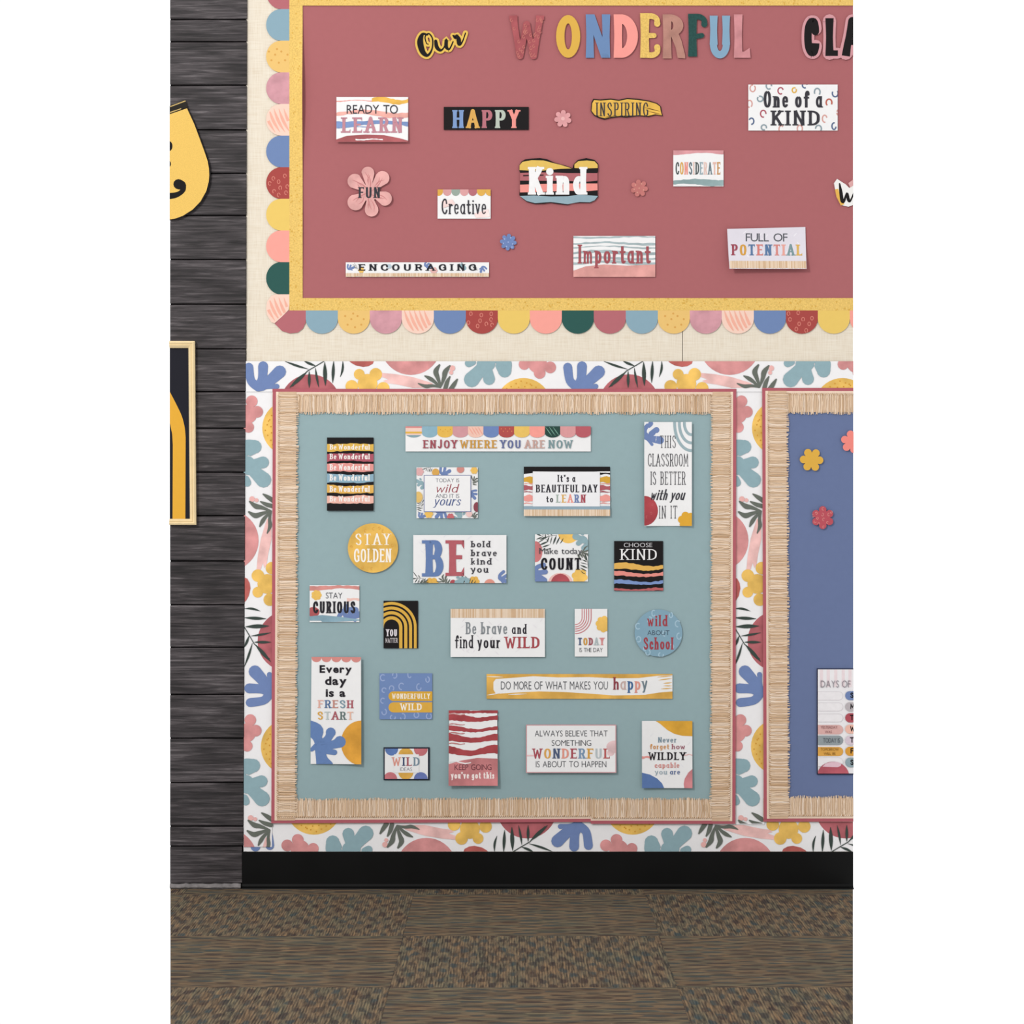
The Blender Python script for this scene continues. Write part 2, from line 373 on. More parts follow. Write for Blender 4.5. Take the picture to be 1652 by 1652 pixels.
def glyph(ch, ox, oy, h, xs, sty, grow=0.):
    """polygons of one letter; (ox, oy) = left end of the baseline in pixels, h = cap height"""
    th, tn, sl, sh, shear, rnd = STY[sty]; T, t = th * h, tn * h
    wd, strokes = parse(ch); out = []; ADV = T
    if ch in 'wWmM': T *= .74; t = min(t, T)
    if ch in 'yvkaegs': T *= .86; t = min(t, T)
    def M(p):
        y = p[1] * (h - t) + t / 2
        return (ox + T / 2 + p[0] * h * xs + shear * y, oy - y)
    ends = []
    for pts, cur, dot in strokes:
        if not dot: ends += [pts[0], pts[-1]]
    for pts, cur, dot in strokes:
        q = [M(p) for p in pts]
        if dot: out.append(disc(q[0][0], q[0][1], T * .62 + grow, n=14)); continue
        wf = lambda i, d: (t + (T - t) * abs(d[1]) ** 1.3) / 2 + grow
        if not cur and not rnd and th > .14 and abs(q[0][1] - q[1][1]) > h * .5:   # gentle flare of long stems
            a, b = q; q = [(a[0] + (b[0] - a[0]) * k / 4, a[1] + (b[1] - a[1]) * k / 4) for k in range(5)]
            fl = [1.1, .98, .92, .98, 1.1]
            wf = lambda i, d, fl=fl: (t + (T - t) * abs(d[1]) ** 1.3) / 2 * fl[i] + grow
        if ch in 'EFLTtf' and not cur and abs(q[0][1] - q[1][1]) < 1e-6:
            q = [(q[0][0] - (T * .45 if ch in 'Ttf' else 0), q[0][1]), (q[1][0] + T * .45, q[1][1])]
        sh0 = sum(1 for e in ends if math.dist(e, pts[0]) < .02) > 1; sh1 = sum(1 for e in ends if math.dist(e, pts[-1]) < .02) > 1
        apex = ch in 'AVWwvyYCGScegadbpqrsu'
        r0 = rnd or grow > 0 or (sh0 and apex); r1 = rnd or grow > 0 or (sh1 and apex)
        if not rnd:   # butt ends reach the cap line and the baseline
            q2 = list(q)
            for idx, nb in ((0, 1), (-1, -2)):
                if (r0 if idx == 0 else r1) and not grow: continue
                if abs(q[idx][1] - q[nb][1]) > abs(q[idx][0] - q[nb][0]):
                    s_ = 1 if q[idx][1] > q[nb][1] else -1
                    q2[idx] = (q[idx][0], q[idx][1] + s_ * t / 2)
            if not grow: q = q2
        out += ribbon(q, wf, r0, r1)
        if cur and not rnd and ch in 'CSGacesfryJ':      # ball terminal
            e = q[0]; out.append(disc(e[0], e[1], T * .5 + grow, n=12))
        if sl and not cur:
            for idx, nb in ((0, 1), (-1, -2)):
                e = pts[0] if idx == 0 else pts[-1]
                a = q[idx]
                if ch == 'T' and e[1] == 1: continue
                if abs(q[idx][1] - q[nb][1]) < abs(q[idx][0] - q[nb][0]): continue
                if e[1] in (0, 1, .64, -.28, .62) and sum(1 for x in ends if math.dist(x, e) < .02) == 1:
                    yy = M(e)[1]; hh = sh * h
                    y0, y1 = (yy + t / 2 - hh, yy + t / 2) if e[1] <= 0 else (yy - t / 2, yy - t / 2 + hh)
                    xl, xr = T / 2 + sl * h, T / 2 + sl * h
                    if e[1] in (.64, .62): xr = T / 2
                    out.append(rect(a[0] - xl - grow, y0 - grow, a[0] + xr + grow, y1 + grow))
                elif ch in 'BDEFLPR' and abs(e[0] - .08) < .01:
                    out.append(rect(a[0] - T / 2 - sl * h - grow, (a[1] - (0 if e[1] else sh * h)), a[0], (a[1] + (sh * h if e[1] else 0))))
            if ch in 'EFLT' and abs(q[0][1] - q[-1][1]) < 1e-6:   # small upright ends on the arms
                e = q[-1]; dn = 1 if pts[-1][1] >= .9 else -1
                if pts[-1][1] in (0, 1): out.append([(e[0] - t * .9, e[1] - dn * t / 2), (e[0], e[1] - dn * t / 2), (e[0], e[1] + dn * h * .2), (e[0] - t * .7, e[1] + dn * t / 2)])
                if ch == 'T': e = q[0]; out.append([(e[0] + t * .9, e[1] - dn * t / 2), (e[0], e[1] - dn * t / 2), (e[0], e[1] + dn * h * .2), (e[0] + t * .7, e[1] + dn * t / 2)])
    return out, (wd * h * xs + ADV)
BF = {}
def build_bfont():
    tmp = []
    chars = "ABCDEFGHIJKLMNOPQRSTUVWXYZabcdefghijklmnopqrstuvwxyz'"
    for sty, off in (('thin', -.008), ('sans', .0), ('bold', .035)):
        for c in chars:
            cu = bpy.data.curves.new('glyph', 'FONT'); cu.body = c; cu.resolution_u = 3; cu.offset = off; cu.fill_mode = 'FRONT'
            o = bpy.data.objects.new('glyph', cu); COL.objects.link(o); tmp.append((sty, c, o))
    dg = bpy.context.evaluated_depsgraph_get(); dg.update()
    for sty, c, o in tmp:
        me = o.evaluated_get(dg).to_mesh()
        vs_ = [(v.co.x, v.co.y) for v in me.vertices]; fs = [tuple(p.vertices) for p in me.polygons]
        BF[(sty, c)] = (vs_, fs); o.evaluated_get(dg).to_mesh_clear()
    for sty, c, o in tmp:
        cu = o.data; bpy.data.objects.remove(o); bpy.data.curves.remove(cu)
build_bfont()
def text(s, x0, x1, yt, yb, sty='quirk', gap=.06):
    """list (one entry per letter) of polygon lists; the string fills x0..x1, caps from yt to baseline yb"""
    h = yb - yt; res = []
    if sty in ('thin', 'sans', 'bold'):
        H = max(v[1] for v in BF[(sty, 'H')][0])
        k = h / H; tot = 0; seq = []
        for c in s:
            if c == ' ': seq.append(None); tot += h * .5; continue
            vs_, fs = BF[(sty, c)]; a = min(v[0] for v in vs_); b = max(v[0] for v in vs_)
            seq.append((vs_, fs, a, b)); tot += (b - a) * k + h * gap
        tot -= h * gap; f = (x1 - x0) / tot; x = x0
        for q in seq:
            if q is None: x += h * .5 * f; res.append([]); continue
            vs_, fs, a, b = q
            res.append([[(x + (vs_[i][0] - a) * k * f, yb - vs_[i][1] * k) for i in fc] for fc in fs]); x += ((b - a) * k + h * gap) * f
        return res
    base = STY[sty]
    for f in (1.5, 1, .92, .85, .78, .7, .62, .55, .48):      # narrow settings get thinner stems
        th = base[0] * f; g = h * (gap + base[2] * .75) * f; fixed = var = 0
        for c in s:
            if c == ' ': fixed += h * .26; continue
            fixed += th * h + g; var += SK[c][0] * h
        fixed -= g; xs = (x1 - x0 - fixed) / var
        if (f > 1 and s.isupper() and xs > 1.25) or (f <= 1 and xs > .5): break
    STY['fit'] = (th, min(base[1] * max(1, f * .9), th), base[2] * f, base[3], base[4], base[5]); sty = 'fit'
    x = x0
    for c in s:
        if c == ' ': x += h * .26; res.append([]); continue
        p, adv = glyph(c, x, yb, h, xs, sty); res.append(p); x += adv + g
    return res
def T(sh, s, x0, x1, yt, yb, sty, cols, gap=.06, word=None):
    gl = text(s, x0, x1, yt, yb, sty, gap); pm = []
    cs = cols if isinstance(cols, (list, tuple)) else [cols]
    k = 0
    for c, p in zip(s, gl):
        if c == ' ': continue
        pm.append((p, P(cs[k % len(cs)], 'ink'))); k += 1
    sh.multi('lettering', pm, 'lettering reading ' + s)

# palette
WHT = '#f3f2f2'; BLK = '#1f1c1d'; MAUVE = '#b4666d'; GOLD = '#e6b455'; YEL = '#f0c266'; SAL = '#f09c92'; BLUE = '#7489b8'; TEAL = '#93b0b8'
ROSE = '#da9695'; MAR = '#b2545a'; DGR = '#2f5650'; RED = '#b04a48'; PEACH = '#f6c3ac'; LPINK = '#dba3ab'; GREY = '#8e9a9b'; TAN = '#e4c8aa'; PERI = '#7484ac'
NAVY = '#56698c'; CHAR = '#3d3c42'; FROND = '#3f4a45'; WEED = '#6b7068'

# ------------------------------------------------------------------ tropical motifs in strip coordinates (u along, v from the outer edge)
def A(px_, py_): return (px_ / 4.13 - 17, py_ / 4.13 - 23)
def Bp(px_, py_): return (px_ / 6.88 + 259, py_ / 6.88 - 23)
def Cp(px_, py_): return (px_ / 3.59 + 383, py_ / 3.59 - 23)
def bl(fn, k, *pts): return blob([(*fn(x, y), r / k) for x, y, r in pts])
BLUE_LEAF = [disc(*A(160, 255), 10, 8)] + bl(A, 4.13, (90, 135, 30), (105, 225, 28), (150, 262, 32)) + bl(A, 4.13, (185, 128, 33), (180, 210, 30), (160, 262, 34)) + \
    bl(A, 4.13, (296, 165, 42), (235, 220, 36), (175, 262, 32)) + bl(A, 4.13, (277, 262, 17), (215, 266, 14), (150, 270, 26))
TEAL_LEAF = [disc(*Bp(880, 190), 15, 12)] + bl(Bp, 6.88, (722, 360, 86), (800, 275, 70), (880, 190, 66)) + bl(Bp, 6.88, (915, 355, 66), (895, 260, 56), (880, 180, 60)) + \
    bl(Bp, 6.88, (1088, 262, 76), (1075, 190, 92), (1060, 150, 70)) + bl(Bp, 6.88, (860, 140, 40), (960, 130, 44), (1060, 140, 60)) + bl(Bp, 6.88, (690, 180, 44), (730, 165, 40))
YELLOW_FLOWER = [disc(*A(825, 182), 36 / 4.13), disc(*A(935, 182), 42 / 4.13), disc(*A(775, 262), 42 / 4.13), disc(*A(985, 275), 42 / 4.13), disc(*A(880, 245), 66 / 4.13)]
PINK_FLOWER = [disc(*Cp(325, 150), 34 / 3.59), disc(*Cp(236, 100), 32 / 3.59), disc(*Cp(386, 118), 34 / 3.59), disc(*Cp(312, 95), 55 / 3.59)]
SUN = [disc(447.6, 72, 45, n=40)]
SUN_DOTS = [disc(447.6 + dx, 72 + dy, 1.3, n=8) for dx, dy in ((-20, -31), (-12, -36), (-4, -40), (5, -37), (13, -33), (20, -30), (-8, -30), (2, -31), (11, -40 + 5), (-27, -28))]
MAROON_DISC = [disc(104, 70, 49, n=40)]
RED_SEMI = [[A(752, 88), A(925, 88), A(915, 112), A(885, 128), A(850, 133), A(800, 122), A(770, 105)]]
ROSE_DISC = [disc(266, -27, 49, n=40)]
PALM = []
for q in ((328, 94, 488, 148, 14, 3), (455, 92, 535, 125, 16, 2), (492, 160, 492, 272, 18, 0), (533, 138, 556, 270, 14, 2), (595, 100, 600, 258, 26, 0), (655, 92, 648, 240, 20, 0), (715, 92, 698, 200, 14, -8), (478, 165, 362, 270, 24, 0)):
    a, b = A(q[0], q[1]), A(q[2], q[3]); PALM += lens(a[0], a[1], b[0], b[1], q[4] / 4.13, q[5] / 4.13)
PALM += ribbon([A(380, 262), A(480, 160), A(540, 125), A(598, 90)], lambda i, d: .7)
def weed(p, r): return bl(Bp, 6.88, *[(x, y, rr) for (x, y), rr in zip(p, r)])
SEAWEED = weed([(130, 405), (210, 435), (290, 430), (375, 445)], (6, 20, 16, 10)) + weed([(205, 322), (260, 350), (310, 385), (370, 445)], (8, 22, 18, 10)) + \
    weed([(365, 200), (325, 270), (345, 340), (380, 440)], (10, 28, 22, 8)) + weed([(480, 210), (430, 275), (415, 340), (380, 440)], (10, 28, 22, 8)) + \
    weed([(480, 330), (450, 390), (430, 460)], (8, 22, 24)) + weed([(563, 358), (530, 410), (490, 470)], (8, 22, 26))
BUD = [disc(*Bp(508, 235), 4.5), disc(*Bp(495, 285), 3.2)]
SWATCH = [[A(968, 172), A(1060, 180), A(1180, 200), A(1310, 240), A(1330, 270), A(1180, 272), A(1080, 250), A(1010, 240), A(985, 225), A(1020, 215), A(975, 200)]]
STRIP = [('printed_circle', MAROON_DISC, '#b9686e', 'water', 'maroon circle'), ('printed_circle', SUN, YEL, 'water', 'yellow dotted circle'), ('printed_dots', SUN_DOTS, '#d79a3c', 'ink', None),
         ('printed_circle', ROSE_DISC, ROSE, 'water', 'rose circle'), ('printed_brush_stroke', SWATCH, '#f3c4bf', 'water', 'pale pink brush stroke'),
         ('printed_half_circle', RED_SEMI, '#bd6660', 'water', 'red half circle'), ('printed_flower', YELLOW_FLOWER, YEL, 'water', 'yellow flower'), ('printed_flower', PINK_FLOWER, ROSE, 'water', 'pink flower'),
         ('printed_leaf', BLUE_LEAF, BLUE, 'ink', 'blue lobed leaf'), ('printed_leaf', TEAL_LEAF, TEAL, 'ink', 'teal lobed leaf'),
         ('printed_palm_frond', PALM, FROND, 'ink', 'dark green palm frond'), ('printed_flower_bud', BUD, '#f0b9b4', 'ink', 'pink bud'), ('printed_seaweed', SEAWEED, WEED, 'ink', 'grey green seaweed')]

# ================================================================== THE ROOM SHELL
def box_obj(name, x0, x1, y0, y1, z0, z1, mat, parent=None, bevel=0, planes=None):
    bm = bmesh.new()
    bmesh.ops.create_cube(bm, size=1, matrix=Matrix.Translation(((x0 + x1) / 2, (y0 + y1) / 2, (z0 + z1) / 2)) @ Matrix.Diagonal((x1 - x0, y1 - y0, z1 - z0, 1)))
    if bevel: bmesh.ops.bevel(bm, geom=bm.edges[:], offset=bevel, segments=1, affect='EDGES')
    for co, no in planes or []:
        r = bmesh.ops.bisect_plane(bm, geom=bm.verts[:] + bm.edges[:] + bm.faces[:], plane_co=co, plane_no=no, clear_outer=True)
        ed = [e for e in r['geom_cut'] if isinstance(e, bmesh.types.BMEdge)]
        if ed: bmesh.ops.edgenet_fill(bm, edges=ed)
    if not bm.faces: bm.free(); return None
    me = bpy.data.meshes.new(name); bm.to_mesh(me); bm.free(); me.materials.append(mat)
    o = bpy.data.objects.new(name, me); COL.objects.link(o); o.parent = parent
    return o
def wx(p): return (p - 826) * S
def wz(p): return (FLOOR_PX - p) * S

# back wall: plaster core with two hung linen-paper sheets meeting at a seam
wall = box_obj('wall_back', wx(396), wx(XR), .004, .06, 0, wz(-30), plain('wall_core', hx('#8c8274')))
tag(wall, 'cream linen papered wall behind the bulletin boards', None, None, 'structure')
for a, b in ((397.5, 1100.7), (1101.8, XR)):
    box_obj('linen_sheet', wx(a), wx(b), 0, .004, wz(1374), wz(-30), LINEN, wall)
# left wall: horizontal dark planks
joints = [-30, 32, 68, 138, 210, 280, 348, 419, 491, 563, 632, 691, 762, 832, 905, 975.6, 1044, 1120, 1190.5, 1262, 1332.5, 1364.5, 1425]
wl = box_obj('wall_left', wx(XL), wx(396), .002, .06, 0, wz(-30), plain('wall_gap', hx('#0d0b0c'), .9, .05))
tag(wl, 'dark weathered horizontal plank wall at the left', None, None, 'structure')
def edge_x(y):
    for (ya, xa), (yb, xb) in zip(((-30, 399), (563, 397), (1372, 392.5)), ((563, 397), (1372, 392.5), (1440, 388))):
        if ya <= y <= yb: return xa + (xb - xa) * (y - ya) / (yb - ya)
    return 388
for i in range(len(joints) - 1):
    a, b = joints[i], joints[i + 1]
    off = random.uniform(0, .0015)
    x1 = (edge_x(a) + edge_x(b)) / 2
    o = box_obj('plank', wx(XL), wx(x1), -.006 - off, .002, wz(b - .9), wz(a + .9), WOOD, wl, bevel=.0012)
# rolled hem along the foot of the plank wall
bm = bmesh.new(); prof = [(-.006, 0), (-.012, .001), (-.0145, .005), (-.013, .010), (-.008, .0135), (-.002, .014), (.002, .014), (.002, 0)]
n = 22; rows = []
for i in range(n + 1):
    x = wx(XL) + (wx(389) - wx(XL)) * i / n; j = random.uniform(-.0015, .0015)
    rows.append([bm.verts.new((x, py_ + (j if py_ < -.005 else 0), max(0, pz + (j if pz > .001 else 0)))) for py_, pz in prof])
for i in range(n):
    for k in range(len(prof)):
        k2 = (k + 1) % len(prof); bm.faces.new((rows[i][k], rows[i + 1][k], rows[i + 1][k2], rows[i][k2]))
bm.faces.new(rows[0]); bm.faces.new(rows[-1]); bmesh.ops.recalc_face_normals(bm, faces=bm.faces[:])
me = bpy.data.meshes.new('hem'); bm.to_mesh(me); bm.free(); me.materials.append(plain('grey_hem', hx('#7d7878'), .7, .2, noise=.3, sc=60))
o = bpy.data.objects.new('hem', me); COL.objects.link(o); o.parent = wl; o['label'] = 'pale grey rolled bottom edge'
# cove base
prof = [(-.0045, wz(1374)), (-.0045, .012), (-.006, .006), (-.010, .0035), (-.017, .002), (-.018, 0), (.004, 0), (.004, wz(1374))]
bm = bmesh.new(); r0 = [bm.verts.new((wx(391), a, b)) for a, b in prof]; r1 = [bm.verts.new((wx(XR), a, b)) for a, b in prof]
for k in range(len(prof)): k2 = (k + 1) % len(prof); bm.faces.new((r0[k], r0[k2], r1[k2], r1[k]))
bm.faces.new(r0); bm.faces.new(r1[::-1]); bmesh.ops.recalc_face_normals(bm, faces=bm.faces[:])
me = bpy.data.meshes.new('baseboard_back'); bm.to_mesh(me); bm.free(); me.materials.append(plain('black_vinyl', hx('#0a0a0a'), .42, .12, noise=.3, sc=6))
o = bpy.data.objects.new('baseboard_back', me); COL.objects.link(o); tag(o, 'black vinyl cove base along the back wall', None, None, 'structure')

# floor: sub-floor slab and carpet tiles laid quarter-turn
half = lambda p: (p - 826) / (D * 600)
planes = [((0, -D, 0), (-1, half(XL), 0)), ((0, -D, 0), (1, -half(XR), 0))]
y_near = -1.95
fl = box_obj('floor', -1.1, 1.1, y_near, .05, -.03, -.006, plain('subfloor', hx('#4a4038'), .9, .05), planes=planes)
tag(fl, 'brown and teal woven carpet tile floor', None, None, 'structure')
ys = [0, -.103, -.713, -1.323, -1.933]; xs_ = [-1.48, -.87, -.26, .352, .962, 1.572]
for r in range(4):
    for c in range(5):
        ya, yb, xa, xb = ys[r + 1], ys[r] if r else 0.0, xs_[c], xs_[c + 1]
        g = .0001
        o = box_obj('carpet_tile', xa + g, xb - g, ya + g, yb - g, -.006, 0, CARPET, fl, bevel=.0002, planes=planes)
        if not o: continue
        turn = (r + c) % 2 == 0      # the pile runs along the room here
        if turn:
            me = o.data; R = Matrix.Rotation(math.radians(90), 4, 'Z'); me.transform(R); o.rotation_euler = (0, 0, math.radians(-90))

# ================================================================== UPPER BOARD
mauve = Sheet('backing_paper', 'large mauve backing paper of the upper bulletin board', 'paper', rect(484, -25, XR, 484), P('#ad686b', 'paper'), off=.0012, thick=.0008); mauve.finish()
DOTS = ['printed_spots']
def scallop_poly(horizontal, a, b, base, tip):
    """rounded tab between a..b along the strip, from base to tip"""
    n = 14; pts = []
    m = (a + b) / 2; r = (b - a) / 2; k = 24.0
    s = 1 if tip > base else -1
    pts.append((a, base)); pts.append((a, tip - s * k))
    for i in range(1, n): th = math.pi - math.pi * i / n; pts.append((m + r * math.cos(th), tip - s * k + s * k * math.sin(th)))
    pts += [(b, tip - s * k), (b, base)]
    return pts if horizontal else [(y, x) for x, y in pts]
SCOL = {'mauve': '#b76c73', 'blue': '#7f92bd', 'teal': '#8caab9', 'dot': '#ecc377', 'pink': '#d39ba4', 'stripe': '#f7d3c2', 'peri': '#7289b5', 'red': '#aa4c48', 'yellow': '#ecc96c', 'coral': '#f8a599', 'green': '#305a54'}
def decorate(kind, cx, cy, rot=0):
    rr = random.Random(int(cx * 3 + cy)); out = []
    if kind == 'red':
        pts_ = []
        for _ in range(300):
            q = (cx + rr.uniform(-22, 22), cy + rr.uniform(-22, 22))
            if all(math.dist(q, z) > 9 for z in pts_): pts_.append(q)
        return ('printed_spots', [ring(x, y, 2.3, 3.1, 1.2, rr.uniform(0, 2), rr.uniform(6, 7.4), 9) for x, y in pts_], '#d98577')
    if kind == 'dot': return ('printed_dots', [disc(cx + dx, cy + dy, 1.7, n=8) for dx, dy in ((-14, -8), (-4, -3), (6, -8), (16, -3), (-10, 6), (2, 10), (12, 6), (-1, -12))], '#dba556')
    if kind == 'stripe': return ('printed_stripes', [lens(cx - 22 + 8 * i, cy - 18, cx - 4 + 8 * i, cy + 20, 4.6, 2)[j] for i in range(5) for j in range(8)], '#f3b39f')
    return None
def scalloped_strip(label, band, tabs, curl=None, bandcuts=None):
    sh = Sheet('scalloped_border', label, 'border', band, P('#e9c36e', 'speck'), off=.0032, thick=.0006, curl=curl, cuts=bandcuts, group='scalloped borders of the upper board')
    rr = random.Random(int(band[0][0] + band[2][1])); x0, y0 = band[0]; x1, y1 = band[2]
    nn = int((x1 - x0) * (y1 - y0) / 95)
    sh.add('printed_dots', [disc(rr.uniform(x0, x1), rr.uniform(y0, y1), rr.uniform(.8, 1.6), n=6) for _ in range(nn)], P('#dbae52', 'ink'))
    root = sh.finish()
    for kind, poly, (cx, cy), xtra in tabs:
        s2 = Sheet('scallop', None, None, poly, P(SCOL[kind], 'water' if kind in ('pink',) else 'paper'), off=.003, thick=.0006)
        s2.box = s2.bb; o = s2.finish(); mw = o.location.copy(); o.parent = root; o.location = mw - root.location
        o['label'] = {'mauve': 'plain mauve', 'blue': 'blue', 'teal': 'dusty blue', 'dot': 'yellow with dots', 'pink': 'mottled pink', 'stripe': 'peach with stripes', 'peri': 'periwinkle blue', 'red': 'brick red with rings', 'yellow': 'plain yellow', 'coral': 'coral', 'green': 'dark green'}[kind] + ' scallop'
        d = decorate(kind, cx, cy)
        if d:
            s3 = Sheet('tmp', None, None, poly, P('#ffffff'), off=.003)
            # keep only print that falls inside the tab
            if d[0] == 'printed_spots': mid = [p for g_ in d[1] if all(inside(q, poly) for p in g_ for q in p) for p in g_]
            else: mid = [p for p in d[1] if all(inside(q, poly) for q in p)]
            if mid:
                pr = s3.mk(d[0], [(mid, P(d[2], 'ink'))], .00013, False, mw, o, WORLD_BOX); pr['kind'] = 'stuff'
    return root
def inside(q, poly):
    x, y = q; c = False
    for i in range(len(poly)):
        (x1, y1), (x2, y2) = poly[i - 1], poly[i]
        if (y1 > y) != (y2 > y) and x < (x2 - x1) * (y - y1) / (y2 - y1) + x1: c = not c
    return c
# left strip, tabs pointing left
tabs = []
lb = [(-40, 15, 'mauve'), (15, 66, 'teal'), (66, 117, 'dot'), (117, 168, 'pink'), (168, 219, 'stripe'), (219, 270, 'peri'), (270, 321, 'red'), (321, 372, 'yellow'), (372, 423, 'coral'), (423, 475, 'green')]
for a, b, k in lb: tabs.append((k, scallop_poly(False, a, b, 469, 429.5), (448, (a + b) / 2), None))
cs = [(469, 475), (466, 500), (444, 522), (438, 520), (431, 508), (429.5, 498), (431, 487), (438, 477), (447, 475)]
tabs.append(('stripe', cs, (448, 498), None))
bump = lambda u, v: .014 * math.exp(-((v - .36) / .17) ** 2) * max(0, u) ** 2 + .003 * math.exp(-((v - .78) / .12) ** 2) * max(0, u) ** 2
scalloped_strip('scalloped border strip running down the left edge of the mauve board', rect(467, -25, 488.5, 482), tabs, bump, (3, 26))
# bottom strip, tabs pointing down
tabs = []; seq = ['teal', 'dot', 'pink', 'stripe', 'peri', 'red', 'yellow', 'coral', 'green', 'mauve']
tabs.append(('mauve', [(467, 500), (493.5, 500), (493.5, 520), (489, 530), (481, 536.5), (468, 538), (455, 534), (446, 525), (443, 522)], (470, 515), None))
x = 493.5
for i in range(18):
    a, b = x, x + 51.6; tabs.append((seq[i % 10], scallop_poly(True, a, b, 499, 538.5), ((a + b) / 2, 518), None)); x = b
    if x > XR: break
scalloped_strip('scalloped border strip running along the bottom of the mauve board', rect(467, 481, XR, 501), tabs)
# top strip (only the yellow band is in the frame)
top = Sheet('scalloped_border', 'yellow border band along the top edge of the mauve board', 'border', rect(467, -25, XR, 9.5), P('#e9c36e', 'speck'), off=.004, thick=.0006, group='scalloped borders of the upper board')
rr = random.Random(3); top.add('printed_dots', [disc(rr.uniform(470, 1374), rr.uniform(-20, 8), rr.uniform(.8, 1.6), n=6) for _ in range(330)], P('#dbae52', 'ink')); top.finish()

# ================================================================== LOWER BORDERS
def strip_sheet(label, poly, fn, us, box, off):
    sh = Sheet('tropical_border', label, 'border', poly, P('#f5f3f4'), off=off, thick=.0006, group='tropical leaf border strips')
    for li, (n_, polys, c, kd, lab) in enumerate(STRIP):
        for u0 in us:
            q = [[fn(x + u0, y) for x, y in p] for p in polys]
            xs = [a for p in q for a, b in p]; ys_ = [b for p in q for a, b in p]
            if max(xs) < box[0] + 1 or min(xs) > box[2] - 1 or max(ys_) < box[1] + 1 or min(ys_) > box[3] - 1: continue
            sh.add(n_, q, P(c, kd), lab, box, li + 1)
    return sh.finish()
YB = 1373.5
strip_sheet('tropical leaf border strip along the foot of the lower boards, above the black baseboard', rect(393, 1326, XR, YB), lambda u, v: (954 - u, YB - v), (-1028, -514, 0, 514), (393.5, 1326, XR, YB), .001)
strip_sheet('tropical leaf border strip along the top of the lower boards, under the cream wall', rect(397, 583, XR, 632), lambda u, v: (397 + u, 583 + v), (-514, 0, 514, 1028), (397, 583, XR, 632), .005)
strip_sheet('tropical leaf border strip down the left edge of the teal board', [(396.5, 628), (442, 628), (439, 1366), (393, 1366)], lambda u, v: (396.5 - u * 0 + v - (1138 - u - 641) * .0045, 1138 - u), (-514, 0, 514), (393.5, 632, 441, 1366), .003)
strip_sheet('tropical leaf border strip between the teal board and the blue board', rect(1183, 628, 1233, 1330), lambda u, v: (1186 + v - (1138 - u - 641) * .003, 1138 - u), (-514, 0, 514), (1184, 632, 1233, 1328), .003)

teal = Sheet('backing_paper', 'teal blue backing paper of the lower left board', 'paper', rect(470, 655, 1158, 1300), P('#98b0b4'), off=.0046, thick=.0006); teal.finish()
peri = Sheet('backing_paper', 'periwinkle blue backing paper at the right edge', 'paper', rect(1262, 655, XR, 1296), P('#6b799f'), off=.0046, thick=.0006); peri.finish()

def fringe(label, a, b, nrm, depth, off, rng, group, jag=2.2, pad=(0, 0)):
    """a->b along the outer edge; nrm = inward unit normal; depth in px"""
    L = math.dist(a, b); ux, uy = (b[0] - a[0]) / L, (b[1] - a[1]) / L; nx, ny = nrm
    at = lambda s, t: (a[0] + ux * s + nx * t, a[1] + uy * s + ny * t)
    sh = Sheet('fringe_border', label, 'border', [at(0, 0), at(L, 0), at(L, depth - 3), at(0, depth - 3)], BACKTAN, off=off, thick=.0006, group=group)
    sh.add('rose_line', [[at(0, 0), at(L, 0), at(L, 5.2), at(0, 5.2)]], P('#b6626c', 'ink'), 'rose pink outer line')
    sh.add('cream_line', [[at(0, 5.2), at(L, 5.2), at(L, 9.3), at(0, 9.3)]], P('#f2d9c2', 'ink'), 'pale peach line')
    sh.add('painted_knot_gaps', [[at(pad[0], 9.3), at(L - pad[1], 9.3), at(L - pad[1], 10.8), at(pad[0], 10.8)]], P('#b39069', 'ink'), 'brown line painted as the dark gaps between knots')  # shade in the holes between the heading knots, painted as a brown strip
    root = sh.finish(); rr = random.Random(rng)
    bm = bmesh.new(); org = root.location; s = pad[0] + .8
    def thread(s0, t0, s1, t1, wd, hgt, bow):
        k = 5; rows_ = []; wg = rr.uniform(-.5, .5)
        for i in range(k + 1):
            f = i / k; c = s0 + (s1 - s0) * f + bow * math.sin(math.pi * f) + wg * math.sin(f * 9.4); t = t0 + (t1 - t0) * f; ww = wd * (1 if i < k else .7)
            row = []
            for dw, dh in ((-ww / 2, 0), (0, hgt), (ww / 2, 0)):
                p = at(c + dw, t)
                row.append(bm.verts.new(W(min(max(p[0], XL), XR), p[1], -off - .0006 - dh) - org))
            rows_.append(row)
        for i in range(k):
            for j in range(2): bm.faces.new((rows_[i][j], rows_[i][j + 1], rows_[i + 1][j + 1], rows_[i + 1][j]))
    while s < L - pad[1] - .8:
        w_ = rr.uniform(1.1, 2.0); e = depth + .9 * math.sin(s * .11 + rng) + rr.uniform(-1, jag * .4)
        p = at(s, 0)
        if XL < p[0] < XR - 1: thread(s, 9.6, s + rr.uniform(-1.6, 1.6), e, w_, rr.uniform(.0004, .0014), rr.uniform(-1.6, 1.6))
        s += w_ * 1.06
    # the knotted heading row
    s = pad[0] + 2
    while s < L - pad[1] - 2:
        p = at(s, 0)
        if XL < p[0] < XR - 2: thread(s, 8.6, s + 1.4, 11.6, 1.9, .003, 0)
        s += 3.4
    bmesh.ops.recalc_face_normals(bm, faces=bm.faces[:])
    me = bpy.data.meshes.new('fringe'); bm.to_mesh(me); bm.free(); me.materials.append(THREAD)
    o = bpy.data.objects.new('fringe', me); COL.objects.link(o); o.parent = root; tag(o, 'knotted tan fringe threads', None, None, 'stuff')
G1 = 'fringe border strips of the lower boards'
fringe('tan fringe border strip across the top of the teal board', (440, 627.5), (1187.5, 627.5), (0, 1), 40.5, .0072, 1, G1, pad=(40, 40))
